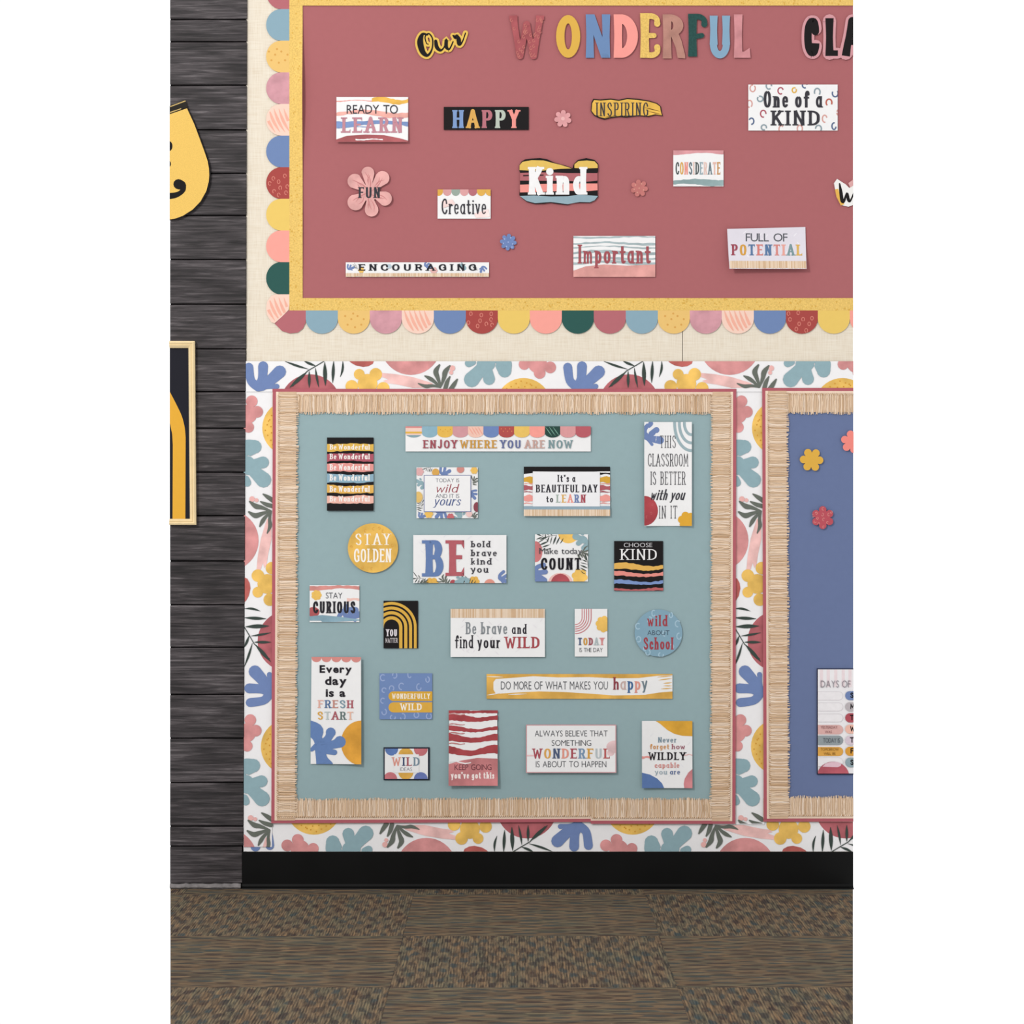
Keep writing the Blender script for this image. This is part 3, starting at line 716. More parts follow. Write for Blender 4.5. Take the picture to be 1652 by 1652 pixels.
fringe('tan fringe border strip along the bottom of the teal board, left length', (438, 1327.5), (953, 1325.5), (0, -1), 39.5, .0072, 2, G1, pad=(10, 0))
fringe('tan fringe border strip along the bottom of the teal board, right length', (953, 1328.5), (1186, 1328.5), (0, -1), 41.5, .0076, 3, G1, pad=(0, 38))
fringe('tan fringe border strip down the left side of the teal board', (440.6, 632.2), (438.2, 1323), (1, 0), 41, .0084, 4, G1, pad=(4, 4))
fringe('tan fringe border strip down the right side of the teal board', (1187.4, 632.2), (1186, 1324), (-1, 0), 41, .0084, 5, G1, pad=(4, 4))
fringe('tan fringe border strip across the top of the blue board at the right', (1229, 626), (XR, 626), (0, 1), 42, .0072, 6, G1, pad=(40, 0))
fringe('tan fringe border strip along the bottom of the blue board at the right', (1231, 1325), (XR, 1325), (0, -1), 41, .0072, 7, G1, pad=(38, 0))
fringe('tan fringe border strip down the left side of the blue board', (1229, 630.8), (1231.5, 1320.2), (1, 0), 42, .0084, 8, G1, pad=(4, 4))

# ================================================================== CARDS: helpers for their print
def leafy(cx, cy, sc, rot=0, kind='blue'):
    src, c, (mx, my) = {'blue': (BLUE_LEAF, BLUE, (28, 26)), 'teal': (TEAL_LEAF, TEAL, (385, 18)), 'palm': (PALM, FROND, (110, 22)), 'weed': (SEAWEED, WEED, (312, 30))}[kind]
    q = [[(x - mx, y - my) for x, y in p] for p in src]
    return tf(q, sc, sc, rot, cx, cy), P(c, 'ink')
def scal_row(sh, x0, x1, y0, y1, cols, n):
    wd = (x1 - x0) / n
    for i in range(n):
        a = x0 + i * wd; r = wd / 2; k = min(r, (y1 - y0) * .7)
        p = [(a, y0), (a, y1 - k)] + [(a + r - r * math.cos(math.pi * j / 10), y1 - k + k * math.sin(math.pi * j / 10)) for j in range(1, 10)] + [(a + wd, y1 - k), (a + wd, y0)]
        sh.add('printed_scallop', [p], P(cols[i % len(cols)], 'ink'))
def card_fringe(sh, x0, x1, y0, y1, up=False, seed=1):
    rr = random.Random(seed); A_, B_, C_ = [], [], []
    x = x0
    while x < x1:
        w_ = rr.uniform(.6, 1.3); j = rr.uniform(-.8, .8)
        rr.choice([A_, B_, C_]).append([(x, y0), (min(x + w_, x1), y0), (min(x + w_, x1), y1 + (j if not up else 0)), (x, y1 + (j if not up else 0))]); x += w_
    sh.multi('printed_fringe', [(A_, P('#ecd6bf', 'ink')), (B_, P('#e2c8ac', 'ink')), (C_, P('#d4b391', 'ink'))], 'printed tan fringe')
def rings(sh, pts, c, r=3, wd=1.3, seed=1, name='printed_spots'):
    rr = random.Random(seed); out = []
    for x, y in pts:
        a = rr.uniform(0, 6); out += ring(x, y, r * rr.uniform(.8, 1.2), r * rr.uniform(1, 1.5), wd, a, a + rr.uniform(4.2, 5.9), 10)
    sh.add(name, out, P(c, 'ink'))
def frame_line(sh, x0, y0, x1, y1, w_, c):
    sh.add('printed_outline', [rect(x0, y0, x1, y0 + w_), rect(x0, y1 - w_, x1, y1), rect(x0, y0, x0 + w_, y1), rect(x1 - w_, y0, x1, y1)], P(c, 'ink'))
def marks(sh, x0, y0, x1, y1, seed=2, c='#e8e6ea', n=8):
    rr = random.Random(seed)     # faint herringbone ticks in the white ground of the cards
    out = []
    for _ in range(n): x, y = rr.uniform(x0, x1), rr.uniform(y0, y1); out += lens(x, y, x + rr.uniform(4, 8), y + rr.choice((-6, 6)), 1.4)
    sh.add('printed_ticks', out, P(c, 'ink'))
GT = 'word cards on the upper mauve board'; GL = 'quote cards on the lower teal board'
def card(label, x0, y0, x1, y1, c=WHT, cat='card', poly=None, off=.0035, curl=None, g=GT, cuts=None, name='word_card'):
    base = .0046 if y0 > 560 else .0012
    return Sheet(name, label, cat, poly or rect(x0, y0, x1, y1), P(c), off=base + off, curl=curl, group=g, cuts=cuts, thick=.0005)
bot = lambda k: (lambda u, v: k * max(0, v) ** 2)
side = lambda k: (lambda u, v: k * (2 * u - 1) ** 2)
both = lambda k, m: (lambda u, v: k * v * v + m * (2 * u - 1) ** 2)

# ------------------------------------------------------------------ upper board
c = card('white card reading READY TO LEARN with brushed waves', 543, 157, 658.5, 230, curl=bot(.006))
c.add('printed_wave', brush(600, 662, 163, 2.5, 8, 3.4, .6), P(GOLD, 'water'))
c.add('printed_wave', brush(540, 600, 163, 1, 1.6, 1, .3), P(SAL, 'ink'))
c.add('printed_wave', brush(540, 662, 184, 3, 8, 2.6, .8), P('#f3b3a8', 'water'))
c.add('printed_wave', brush(540, 662, 199.5, 2, 8, .8, .8), P('#7f96c4', 'water'))
c.add('printed_wave', brush(540, 600, 206, 1, 1.6, .8, .3), P('#7f96c4', 'ink'))
c.add('printed_wave', [[(543, 231), (543, 226), (560, 220), (590, 218), (620, 219), (645, 224), (659, 228), (659, 231)]], P('#ab5f62', 'water'))
c.add('printed_wave', brush(574, 618, 226, .6, 2, .5, .3), P(WHT, 'ink'))
T(c, 'LEARN', 551, 650, 190, 215, 'slab', '#c48b96'); T(c, 'READY TO', 559.6, 642, 170, 184, 'sans', CHAR)
c.finish()
c = card('black card reading HAPPY in coloured letters', 716, 173, 853, 210, BLK)
T(c, 'HAPPY', 729, 839, 178, 207, 'fat', ['#7f9bc9', '#dba95a', '#b9727c', '#bcc5b8', '#ef978e']); c.finish()
pl = [(954, 166), (957, 160), (968, 161), (985, 159.5), (998, 161.5), (1012, 158.5), (1030, 160), (1048, 163), (1060, 167), (1066, 172), (1067, 180), (1069, 188), (1058, 186), (1046, 189), (1030, 187.5), (1010, 190), (1000, 189), (985, 191), (975, 193.5), (966, 191), (958, 187), (953, 180)]
c = Sheet('word_cutout', 'gold brushstroke cut-out reading INSPIRING with a black edge', 'sign', pl, P(BLK), off=.005, group=GT)
cx, cy = 1010, 176
c.add('printed_brush_stroke', [[(cx + (x - cx) * .975, cy + (y - cy) * .88) for x, y in pl]], P('#e3b553', 'water'))
c.add('printed_brush_lines', lens(1040, 174, 1064, 180, 1.2) + lens(1045, 180, 1066, 185, 1) + lens(975, 190, 990, 188, 1), P('#6b4a25', 'ink'))
T(c, 'INSPIRING', 961, 1046, 166, 188, 'hairy', CHAR); c.finish()
c = card('white spotted card reading One of a KIND', 1207, 137, 1351, 211)
for i, (cc, pts) in enumerate((('#d9a39b', [(1214, 143), (1209, 168), (1353, 182), (1260, 209), (1330, 192), (1290, 208)]), ('#b05a68', [(1259, 147), (1231, 184)]), ('#e3b455', [(1281, 146)]), (NAVY, [(1347, 151), (1212, 196), (1298, 138), (1345, 204)]), ('#8fa0a8', [(1226, 160), (1232, 206), (1240, 139), (1318, 149), (1320, 208)]), ('#c0604f', [(1337, 166)]))):
    rings(c, pts, cc, 4, 2.2, 20 + i)
T(c, 'One of a', 1231, 1327, 147, 174, 'quirk', CHAR); T(c, 'KIND', 1243, 1323, 179, 203, 'slab', CHAR); c.finish()
# FUN flower
fl_ = []
PET = [(593.7, 280, 10.5), (617, 288, 11.5), (621, 321, 11.5), (599.7, 339, 11), (574, 327, 13), (573, 293, 12)]
def petal_outline(pets, cx, cy, R0):
    pts = []
    for i in range(120):
        a = i * 2 * math.pi / 120; best = R0
        dx, dy = math.cos(a), math.sin(a)
        for x, y, r in pets:
            b = (x - cx) * dx + (y - cy) * dy; cc = (x - cx) ** 2 + (y - cy) ** 2 - r * r; d = b * b - cc
            if d > 0: best = max(best, b + math.sqrt(d))
        pts.append((cx + best * dx, cy + best * dy))
    return pts
c = Sheet('flower_cutout', 'large pink flower cut-out reading FUN', 'flower', petal_outline(PET, 596, 311, 14), P('#e0a8a4', 'water'), off=.006, curl=both(.002, .003), group=GT)
vn = []
for x, y, r in PET: vn += lens(596, 311, x, y, 1.6, 3) + lens(596 + (x - 596) * .4, 311 + (y - 311) * .4, x + 4, y + 3, 1.2, -3) + lens(596 + (x - 596) * .5, 311 + (y - 311) * .5, x - 5, y - 2, 1.2, 2)
c.add('printed_veins', vn, P('#c98584', 'ink')); T(c, 'FUN', 578, 614, 302.5, 320, 'quirk', CHAR); c.finish()
c = card('white card reading Creative under a row of scallops', 706, 306, 791.5, 353)
scal_row(c, 701, 797, 306, 316.5, ['#dda94f', '#d9a0a0', '#9ba99f', '#dda3a3', '#b97078', '#e2b055', '#e2b055'], 7)
c.add('printed_blush', [[(712, 325), (730, 322), (735, 330), (715, 336)], [(765, 345), (788, 338), (790, 350), (768, 352)]], P('#f7dcd8', 'water'))
T(c, 'Creative', 712, 785, 321, 346, 'quirk', CHAR); c.finish()
kp = [(297, 180), (298, 140), (318, 108), (345, 92), (400, 84), (470, 80), (530, 90), (590, 118), (640, 132), (690, 145), (740, 165), (752, 130), (785, 96), (855, 80), (925, 96), (955, 128), (955, 185), (946, 210), (948, 300), (950, 385), (955, 400), (930, 432), (890, 452), (800, 452), (740, 456), (700, 470), (620, 462), (560, 452), (500, 460), (430, 462), (360, 444), (318, 412), (298, 388), (304, 330), (304, 200)]
KK = lambda x, y: (780 + x * .1937, 240 + y * .1937)
c = Sheet('word_cutout', 'striped cloud-shaped cut-out reading Kind in white', 'sign', [KK(*p) for p in kp], P(BLK), off=.006, group=GT)
def kb(pts, col): c.add('printed_stripe', [[KK(*p) for p in pts]], P(col, 'ink'))
kb([(300, 180), (301, 140), (325, 112), (400, 98), (500, 100), (580, 122), (640, 136), (700, 155), (735, 167), (640, 170), (560, 178), (480, 186), (400, 186)], '#e3be62')
kb([(757, 163), (757, 132), (790, 106), (860, 100), (925, 108), (950, 135), (950, 163), (860, 166)], '#e3be62')
kb([(304, 205), (420, 200), (560, 200), (700, 206), (948, 206), (948, 268), (850, 278), (700, 270), (304, 268)], '#b2696e')
kb([(304, 302), (500, 296), (700, 292), (948, 292), (949, 348), (860, 356), (700, 352), (500, 362), (304, 366)], '#ef978e')
kb([(302, 396), (420, 392), (560, 400), (700, 398), (800, 386), (953, 396), (925, 432), (885, 448), (800, 446), (700, 464), (560, 446), (430, 456), (360, 438), (318, 408)], '#94adb8')
kb([(330, 222), (500, 218), (500, 226), (330, 232)], BLK)
T(c, 'Kind', 851, 948, 270, 314.5, 'fat', WHT, .02); c.finish()
def flower_cut(label, cx, cy, R, col, n=6, rot=.2, extra=None, off=.0048, base=.0012):
    f = Sheet('flower_cutout', label, 'flower', flower_outline(cx, cy, R, n, rot), P(col, 'water'), off=base + off, group='small flower cut-outs')
    if extra: f.add(*extra)
    f.finish()
flower_cut('small pale pink flower cut-out to the right of the HAPPY card', 908, 192, 14, '#dfa0a2', 7, .3, ('printed_centre', [disc(908, 192, 3)], P('#eeb9b8')))
flower_cut('small peach flower cut-out below the INSPIRING cut-out', 1031, 304, 14, '#c47874', 7, .1, ('printed_dots', [disc(1031 + dx, 304 + dy, 1.2, n=8) for dx, dy in ((-6, -5), (4, -7), (7, 3), (-3, 7), (0, 0), (-8, 2))], P('#d99a8c', 'ink')))
flower_cut('small blue dotted flower cut-out above the ENCOURAGING strip', 820, 391, 13.5, '#7289bb', 8, .1, ('printed_dots', [disc(820 + dx, 391 + dy, 1.2, n=8) for dx, dy in ((-6, -5), (4, -7), (7, 3), (-3, 7), (0, 0), (-8, 2), (6, 8))], P('#a3b4dc', 'ink')))
c = card('white card reading CONSIDERATE with pink top and grey-green foot', 1086, 243, 1167, 301)
c.add('printed_wave', brush(1084, 1168, 245.5, .8, 7, 1, .4), P('#d99a9f', 'water')); c.add('printed_wave', brush(1084, 1168, 294.5, 1.3, 9, 2.5, .6), P('#92a9aa', 'water')); c.add('printed_wave', brush(1084, 1130, 299.5, .4, 2, 2.5, .3), P(WHT, 'ink'))
T(c, 'CONSIDERATE', 1089.5, 1162, 262, 282, 'quirk', ['#3f4a49', '#e0a94d', '#ef9c8e', '#5e6f78', '#e9c7bc', '#3f4a49', '#93a8b0', '#e9c7bc', '#667b83', '#e9b8a8', '#c98b42'], .03); c.finish()
c = card('white card reading Important with grey-green waves and blush foot', 925, 381, 1057, 447)
for yy, th, am, ph in ((383, 2.5, 1, 0), (393, 3.4, 1.6, 2.4), (399, 2, 1.6, 2.1), (408, 5, 2.4, 2.8), (417, 3, 1.6, 3), (424, 5, 2, 2)): c.add('printed_wave', brush(922, 1060, yy, am, th, ph, .7), P('#a9b8bb', 'water'))
c.add('printed_wave', [[(925, 447), (925, 437), (945, 430), (975, 427), (1010, 429), (1057, 427), (1057, 447)]], P('#dd9f99', 'water'))
T(c, 'Important', 932, 1050, 395, 425.6, 'quirk', '#a5565c', .04); c.finish()
c = card('pale lilac card reading FULL OF POTENTIAL lifting off the board', 0, 0, 0, 0, '#e2dde6', poly=[(1172.5, 370), (1299, 366.5), (1300, 435), (1175.5, 435)], off=.003, curl=lambda u, v: .014 * max(0, v) ** 2 + .006 * (1 - min(1, max(0, u))) ** 2)
marks(c, 1184, 378, 1290, 412, 5, '#efecf2', 16)
card_fringe(c, 1176, 1299.5, 422, 434, seed=4)
T(c, 'FULL OF', 1202.6, 1270, 377, 390, 'sans', '#55585f'); T(c, 'POTENTIAL', 1179, 1293.6, 395, 413, 'slab', ['#a04e5c', '#d7a04b', '#5f7ca3', '#d78078', '#5f7ca3', '#d98c86', '#e9a79c', '#7f9a9e', '#dfb35c'], .05); c.finish()
c = card('long white strip reading ENCOURAGING with leaf print', 558, 423.5, 789, 447)
for q, m_ in (leafy(565, 432, .2, .3), leafy(779, 434, .2, 2.5), leafy(689, 428, .2, .9), leafy(745, 430, .18, 1, 'teal'), leafy(573, 430, .12, 1, 'palm'), leafy(766, 432, .12, 1, 'palm')): c.add('printed_leaf', q, m_)
c.add('printed_flower', flower(583, 436, 5), P(YEL, 'ink')); c.add('printed_flower', flower(700, 437, 6), P('#e3b4b0', 'ink')); c.add('printed_flower', flower(628, 430, 4), P('#b9cbd6', 'ink'))
card_fringe(c, 558, 789, 441, 447, seed=6)
T(c, 'ENCOURAGING', 578, 769, 426.5, 437, 'slab', '#2b2b31', .25); c.finish()
c = Sheet('word_cutout', 'scribbled white cut-out starting with W at the right edge', 'sign', [(1345, 296), (1350, 289), (1356, 293), (1364, 298), (1370, 304), (1376, 292), (1376, 331), (1368, 334), (1356, 331), (1349, 318)], P('#f1efec'), off=.0055, group=GT)
c.add('printed_brush_stroke', [[(1346.5, 306), (1352, 305), (1355, 318), (1362, 330), (1356, 332), (1349, 318)]], P(GOLD, 'ink')).add('printed_brush_stroke', [[(1368, 296), (1376, 290), (1376, 300), (1371, 303)]], P('#dda9a8', 'ink'))
c.multi('lettering', [(blob([(1354, 297, 1.2), (1356, 310, 2.6), (1358, 324, 2.8), (1361, 325, 2), (1366, 312, 1.6), (1368, 322, 2.6), (1371, 325, 1.4), (1377, 312, 1.2)]), P(BLK))], 'script letter W'); c.finish()
# "Our"
OS = [[(690, 57, 1.2), (682, 56, 2.6), (678, 68, 5), (682, 84, 4.4), (690, 90, 2.4), (697, 80, 1.3), (698, 64, 1.2), (692, 55, 1.2), (686, 60, 1), (688, 70, .9), (691, 72, .9)],
      [(703, 67, 2.6), (705, 77, 3.2), (711, 82, 2), (717, 76, 1.1), (720, 65, 2.6), (720, 76, 3), (725, 80, 1.4), (731, 68, 1.1)], [(731, 58, 1.2), (735, 61, 3), (737, 57, 1.2), (740, 64, 3.6), (741, 72, 3), (746, 68, 1.2), (751, 54, 1)]]
OO = [p for st in OS for p in blob([(x, y, r + 3.3) for x, y, r in st])]
c = Sheet('word_cutout', 'script cut-out reading Our with a yellow edge', 'sign', OO, P('#e5bd5b'), off=.0055, thick=.0012, group='title words and letters at the top')
c.multi('lettering', [([p for st in OS for p in blob(st)], P(BLK))], 'script lettering reading Our'); c.finish()
# CLA...
gl = []; go = []
for ch, a, b in (('C', 1296, 1322), ('L', 1330, 1352), ('A', 1357, 1392)):
    h = 61; th = STY['clas'][0] * h
    xs_k = (b - a - th) / (SK[ch][0] * h)
    p, _ = glyph(ch, a, 91, h, xs_k, 'clas'); q, _ = glyph(ch, a, 91, h, xs_k, 'clas', 4.2); gl += p; go += q
c = Sheet('word_cutout', 'black letters CLA on a pink edge, running off the right side', 'sign', go, P('#d49aa0'), off=.0055, thick=.0012, group='title words and letters at the top')
c.box = (275, 0, XR, 120); c.multi('lettering', [(gl, P(BLK))], 'black lettering reading CLA'); c.finish()
# W O N D E R F U L as separate cut-out letters
def band_ring(cx, cy, rx, ry, ix, iy, a0, a1, n=30):
    P_ = lambda k, x, y: (cx + x * math.cos(math.radians(a0 + (a1 - a0) * k / n)), cy + y * math.sin(math.radians(a0 + (a1 - a0) * k / n)))
    return [[P_(k, rx, ry), P_(k + 1, rx, ry), P_(k + 1, ix, iy), P_(k, ix, iy)] for k in range(n)]
def stem(x, y0, y1, w_):
    fl = (1.12, 1.02, .96, 1.02, 1.12)
    return ribbon([(x, y0 + (y1 - y0) * k / 4) for k in range(5)], lambda i, d: w_ / 2 * fl[i])
BIG = {
'N': stem(951.5, 24, 94, 12) + stem(977.5, 24, 94, 12) + [[(946, 24), (959, 24), (983, 94), (970, 94)]],
'D': stem(997, 24, 94, 13) + band_ring(1002, 59, 27, 35, 9.5, 20, -90, 90),
'E': stem(1040, 22, 94, 13.5) + blob([(1043, 27, 4.6), (1052, 27, 4.6), (1059, 31, 4.2), (1060, 39, 5)]) + blob([(1043, 58, 4.2), (1055, 58, 4)]) + blob([(1043, 89.5, 4.6), (1053, 89.5, 4.6), (1060, 85, 4.2), (1060, 77, 5)]),
'R': stem(1076, 24, 95, 13) + band_ring(1080, 42, 22, 18, 6, 8, -90, 90) + [[(1082, 58), (1094, 54), (1099, 66), (1105, 90), (1105, 95), (1093, 94), (1090, 78)]],
'F': stem(1117, 23, 92, 13) + blob([(1120, 28, 4.6), (1128, 28, 4.6), (1135, 32, 4.2), (1136, 40, 5)]) + blob([(1120, 60, 4), (1132, 58, 4)]),
'U': stem(1151, 26, 73, 11.5) + stem(1171, 26, 73, 11.5) + band_ring(1161, 72, 16, 23, 4.6, 11, 0, 180),
'L': stem(1190.5, 24, 94, 12.5) + [[(1190, 84), (1200, 84), (1209, 78), (1210.5, 94), (1184, 94)]],
}
for ch, a, b, yt, yb, col, lab, kd in (('W', 822, 881, 26, 96, '#a8585c', 'brick red patterned cut-out letter W', 'water'), ('O', 897, 936, 25, 94, '#deb04f', 'mustard yellow cut-out letter O', 'paper'),
        ('N', 945, 984, 24, 94, '#6f8cb6', 'blue cut-out letter N', 'paper'), ('D', 990, 1029, 24, 94, '#f69e95', 'coral pink cut-out letter D', 'paper'), ('E', 1033, 1066, 22, 94, '#e6c06a', 'sand yellow cut-out letter E', 'speck'),
        ('R', 1069, 1105, 24, 95, '#b78679', 'dusty tan pink cut-out letter R', 'water'), ('F', 1110, 1141, 23, 92, '#2c504c', 'dark green cut-out letter F', 'speck'), ('U', 1145, 1177, 26, 95, '#86a8c1', 'light blue cut-out letter U', 'paper'), ('L', 1184, 1210, 24, 94, '#cf8e92', 'mottled rose cut-out letter L', 'water')):
    h = yb - yt
    if ch == 'W':
        STY['cutx'] = (.2, .15, .02, .1, 0, False); p, _ = glyph(ch, a, yb, h, (b - a - .2 * h) / (SK[ch][0] * h), 'cutx')
    elif ch == 'O': p = band_ring((a + b) / 2, (yt + yb) / 2, (b - a) / 2, h / 2, 6, 21, 0, 360)
    else: p = BIG[ch]
    s_ = Sheet('cutout_letter', lab, 'letter', p, P(col, kd), off=.0065, thick=.0012, group='letters of the word WONDERFUL')
    if ch == 'W': 
        rr = random.Random(9); sp = []
        cand = [(rr.uniform(824, 879), rr.uniform(28, 93)) for _ in range(60)]
        for x, y in cand:
            if any(inside((x, y), q) for q in p): sp += ring(x, y, 1.8, 2.4, .9, 0, 5, 7)
        s_.add('printed_spots', sp, P('#c77a70', 'ink'))
    s_.finish()

# ------------------------------------------------------------------ lower teal board
def lcard(label, x0, y0, x1, y1, c=WHT, **k): return card(label, x0, y0, x1, y1, c, g=GL, name='quote_card', **k)
c = lcard('black card repeating Be Wonderful six times on torn coloured stripes', 528, 706, 603, 824, BLK, curl=bot(.003))
for i, (a, b, col) in enumerate(((716, 728, '#e2b655'), (731, 743.5, '#b05a68'), (748, 761, '#e79a94'), (764.5, 778, '#8fb0c2'), (783, 796, '#e5b35c'), (799, 811.6, '#f0b9aa'))):
    c.add('printed_stripe', brush(528, 603, (a + b) / 2 + .8 * (i % 2) , .7, (b - a) * 1.08, 1 + i, .8, 14, 1., .05), P(col, 'ink'))
    T(c, 'Be Wonderful', 532, 597, a + 1, b - 2.5, 'quirk', '#f8f1ec', .03)
c.finish()
c = lcard('long white banner reading ENJOY WHERE YOU ARE NOW under coloured scallops', 654.4, 688, 953, 728.5)
wd = 24.6
for i, (k, col) in enumerate((('s', '#f4d2c4'), ('p', '#8fb4c4'), ('d', '#e9bb58'), ('p', '#d39ba0'), ('h', '#f3c6b5'), ('p', '#7189bb'), ('r', '#b4524f'), ('p', '#ebc366'), ('p', '#f8a196'), ('g', '#2d4a44'), ('p', '#dd9d9e'), ('p', '#bb6069'))):
    a = 654.4 + (0 if i == 0 else 26.5 + (i - 1) * 24.75); b = 654.4 + 26.5 + i * 24.75; b = min(b, 953.2); r = (b - a) / 2
    pp = [(a, 688), (a, 699)] + [(a + r - r * math.cos(math.pi * j / 10), 699 + 7 * math.sin(math.pi * j / 10)) for j in range(1, 10)] + [(b, 699), (b, 688)]
    c.add('printed_scallop', [pp], P(col, 'ink'))
    if k == 's': c.add('printed_stripes', [rect(a, 688, b, 690.5)], P('#dd8f8c', 'ink')).add('printed_stripes', [rect(a, 696.5, b, 699.5)], P('#e6b54f', 'ink')).add('printed_stripes', [[(a + 1, 702)] + [(a + r - r * math.cos(math.pi * j / 10), 699 + 7 * math.sin(math.pi * j / 10)) for j in range(2, 9)] + [(b - 1, 702)]], P('#8ba7b0', 'ink'))
    if k == 'd': c.add('printed_dots', [disc(a + 5 + 4 * j, 693 + 3 * (j % 2), .8, n=6) for j in range(5)], P('#d89b3a', 'ink'))
    if k == 'r': c.add('printed_dots', [disc(a + 4 + 3.4 * j, 692 + 4 * (j % 2), .9, n=6) for j in range(6)], P('#e08a60', 'ink'))
    if k == 'g': c.add('printed_stripes', [q for j in range(3) for q in lens(a + 1 + 6 * j, 689, a + 11 + 6 * j, 703, 1)], P('#7fae9b', 'ink'))
    if k == 'h': c.add('printed_stripes', [q for j in range(4) for q in lens(a + 1 + 5 * j, 689, a + 9 + 5 * j, 702, 1.6)], P('#efa898', 'ink'))
for s_, a, b, col in (('ENJOY', 682.5, 738, '#a3525c'), ('WHERE', 742.5, 802, '#cf9a45'), ('YOU', 806.6, 840.6, '#66709c'), ('ARE', 846, 879, '#cba79d'), ('NOW', 884, 924, '#7f999d')): T(c, s_, a, b, 710.3, 723.3, 'slab', col, .06)
c.finish()
c = lcard('white card reading TODAY IS wild AND IT IS yours in a leafy frame', 672, 754, 771, 836)
for q, m_ in (leafy(717, 761, .3, .2), leafy(677, 780, .25, 1.2, 'teal'), leafy(764, 797, .25, 1.6), leafy(712, 830, .3, 3), leafy(740, 829, .3, 2.5, 'teal'), leafy(766, 775, .28, 1.2, 'weed'), leafy(690, 757, .2, .4, 'palm'), leafy(677, 815, .25, 1.8, 'palm'), leafy(680, 832, .2, .3), leafy(765, 832, .25, .5, 'weed')): c.add('printed_leaf', q, m_)
for q, col in ((flower(677, 761, 7), '#e3b0b0'), ([disc(703, 762, 6)], '#dcaa5a'), (flower(765, 759, 6), YEL), ([disc(743, 757, 6)], '#d58f86'), ([disc(675, 802, 7, 9)], '#e5c074'), (flower(692, 829, 7), YEL), ([disc(769, 818, 5, 8)], '#8e4a55'), (flower(727, 834, 6), '#c96f73'), ([disc(757, 829, 5)], '#efc9c6')): c.add('printed_flower', q, P(col, 'ink'))
c.add('printed_panel', [rect(684, 767, 760, 826)], P(WHT)); frame_line(c, 684, 766.5, 760, 826, 1.1, '#8188ad')
T(c, 'TODAY IS', 703, 741, 772, 778, 'thin', '#6c6f78', .12); T(c, 'AND IT IS', 703, 741, 797, 803.5, 'thin', '#6c6f78', .12)
T(c, 'wild', 702, 739, 781, 794.5, 'script', '#a04a55', .02); T(c, 'yours', 699, 743, 800.5, 815.5, 'script', '#5d6b96', .02); c.finish()
c = lcard("striped card reading It's a BEAUTIFUL DAY to LEARN with fringe foot", 845, 753, 984, 832.5, curl=bot(.003))
c.add('printed_stripe', [[(845, 753), (984, 753), (984, 760.5), (967, 760.5), (945, 761.5), (860, 760.5), (860, 763), (845, 765)]], P(BLK)); c.add('printed_stripe', brush(967, 984, 764, .3, 3, 1, .3, 5), P(BLK))
for a, b in ((845, 859.5), (967.5, 984)):
    for yy, th, col in ((774, 10, '#d9a73f'), (780.5, 1.5, '#e79f8c'), (787, 8, '#b26068'), (793.5, 1.6, '#a75f66'), (804, 10, '#ef9f97'), (812, 1.4, '#ef9f97')): c.add('printed_stripe', brush(a, b, yy, .5, th, 1 + yy, .4, 6), P(col, 'ink'))
c.add('printed_stripe', [rect(845, 816.5, 984, 822)], P('#93aab8', 'ink')); card_fringe(c, 845, 984, 822, 833, seed=8)
c.add('printed_panel', [rect(859.5, 761, 967.5, 817)], P('#f2f1f3'))
T(c, "It's a", 899, 928.5, 766, 777.6, 'quirk', CHAR, .05); T(c, 'BEAUTIFUL DAY', 864, 964, 782, 794.5, 'quirk', CHAR, .03)
T(c, 'to', 881, 892.5, 800, 810.5, 'quirk', CHAR); T(c, 'LEARN', 897, 945, 798, 811, 'slab', ['#a8b5ad', '#dfb168', '#ef9f90', '#6c7fae', '#ad5560'], .05); c.finish()
c = lcard('tall white card reading THIS CLASSROOM IS BETTER with you IN IT', 1039, 681, 1115.5, 848.5, curl=side(.006))
q, m_ = leafy(1050, 701, .62, .9); c.add('printed_leaf', q, m_)
for r_ in (12, 20.5, 28.5): c.add('printed_arc', ring(1115, 683, r_ * .95, r_ * 1.55, 4.6, math.pi / 2 - .1, math.pi + .1, 18), P('#9fb4ba', 'ink'))
c.add('printed_circle', [disc(1039, 824, 22, 24, 30)], P('#b0494f', 'water')); rings(c, [(1045, 818), (1050, 828), (1043, 834), (1052, 814)], '#c66a6b', 1.5, .6)
c.add('printed_flower', flower(1108, 840, 15, 6, .2), P('#e3ab3c', 'ink'))
T(c, 'THIS', 1064, 1090, 703, 722.7, 'hairy', CHAR, .1); T(c, 'CLASSROOM', 1044.6, 1110, 732, 752.5, 'hairy', CHAR, .05); T(c, 'IS BETTER', 1049, 1105.5, 761, 782, 'hairy', CHAR, .06)
T(c, 'with you', 1048, 1103, 789.5, 806.6, 'script', CHAR, .02); T(c, 'IN IT', 1062.5, 1092.4, 816, 836.5, 'hairy', CHAR, .1); c.finish()
c = Sheet('quote_card', 'round golden card reading STAY GOLDEN', 'card', disc(602, 884, 40.5, 39.8, 48), P('#e8b95c', 'water'), off=.0046 + .0055, group=GL, thick=.001)
rings(c, [(603, 853), (612, 852), (618, 857), (628, 862), (590, 856), (633, 880), (572, 860), (567, 882), (600, 917), (585, 915)], '#dca046', 1.6, .9)
T(c, 'STAY', 573, 630, 861, 879, 'roman', '#fdf6ec'); T(c, 'GOLDEN', 571, 632, 885, 907, 'quirk', '#fdf6ec', .02); c.finish()
c = lcard('white card reading BE bold brave kind you', 667, 863, 817, 940.5, curl=side(.002))
marks(c, 670, 866, 812, 915, 6, '#ebe9ee', 22)
c.add('printed_flower', flower(697, 943, 12), P('#e9b75a', 'ink')); c.add('printed_flower', flower(765, 938, 9), P('#e9b75a', 'ink')); c.add('printed_flower', [disc(790, 943, 9)], P('#e39a8a', 'ink')); c.add('printed_flower', [disc(731, 940, 5)], P(MAR, 'ink'))
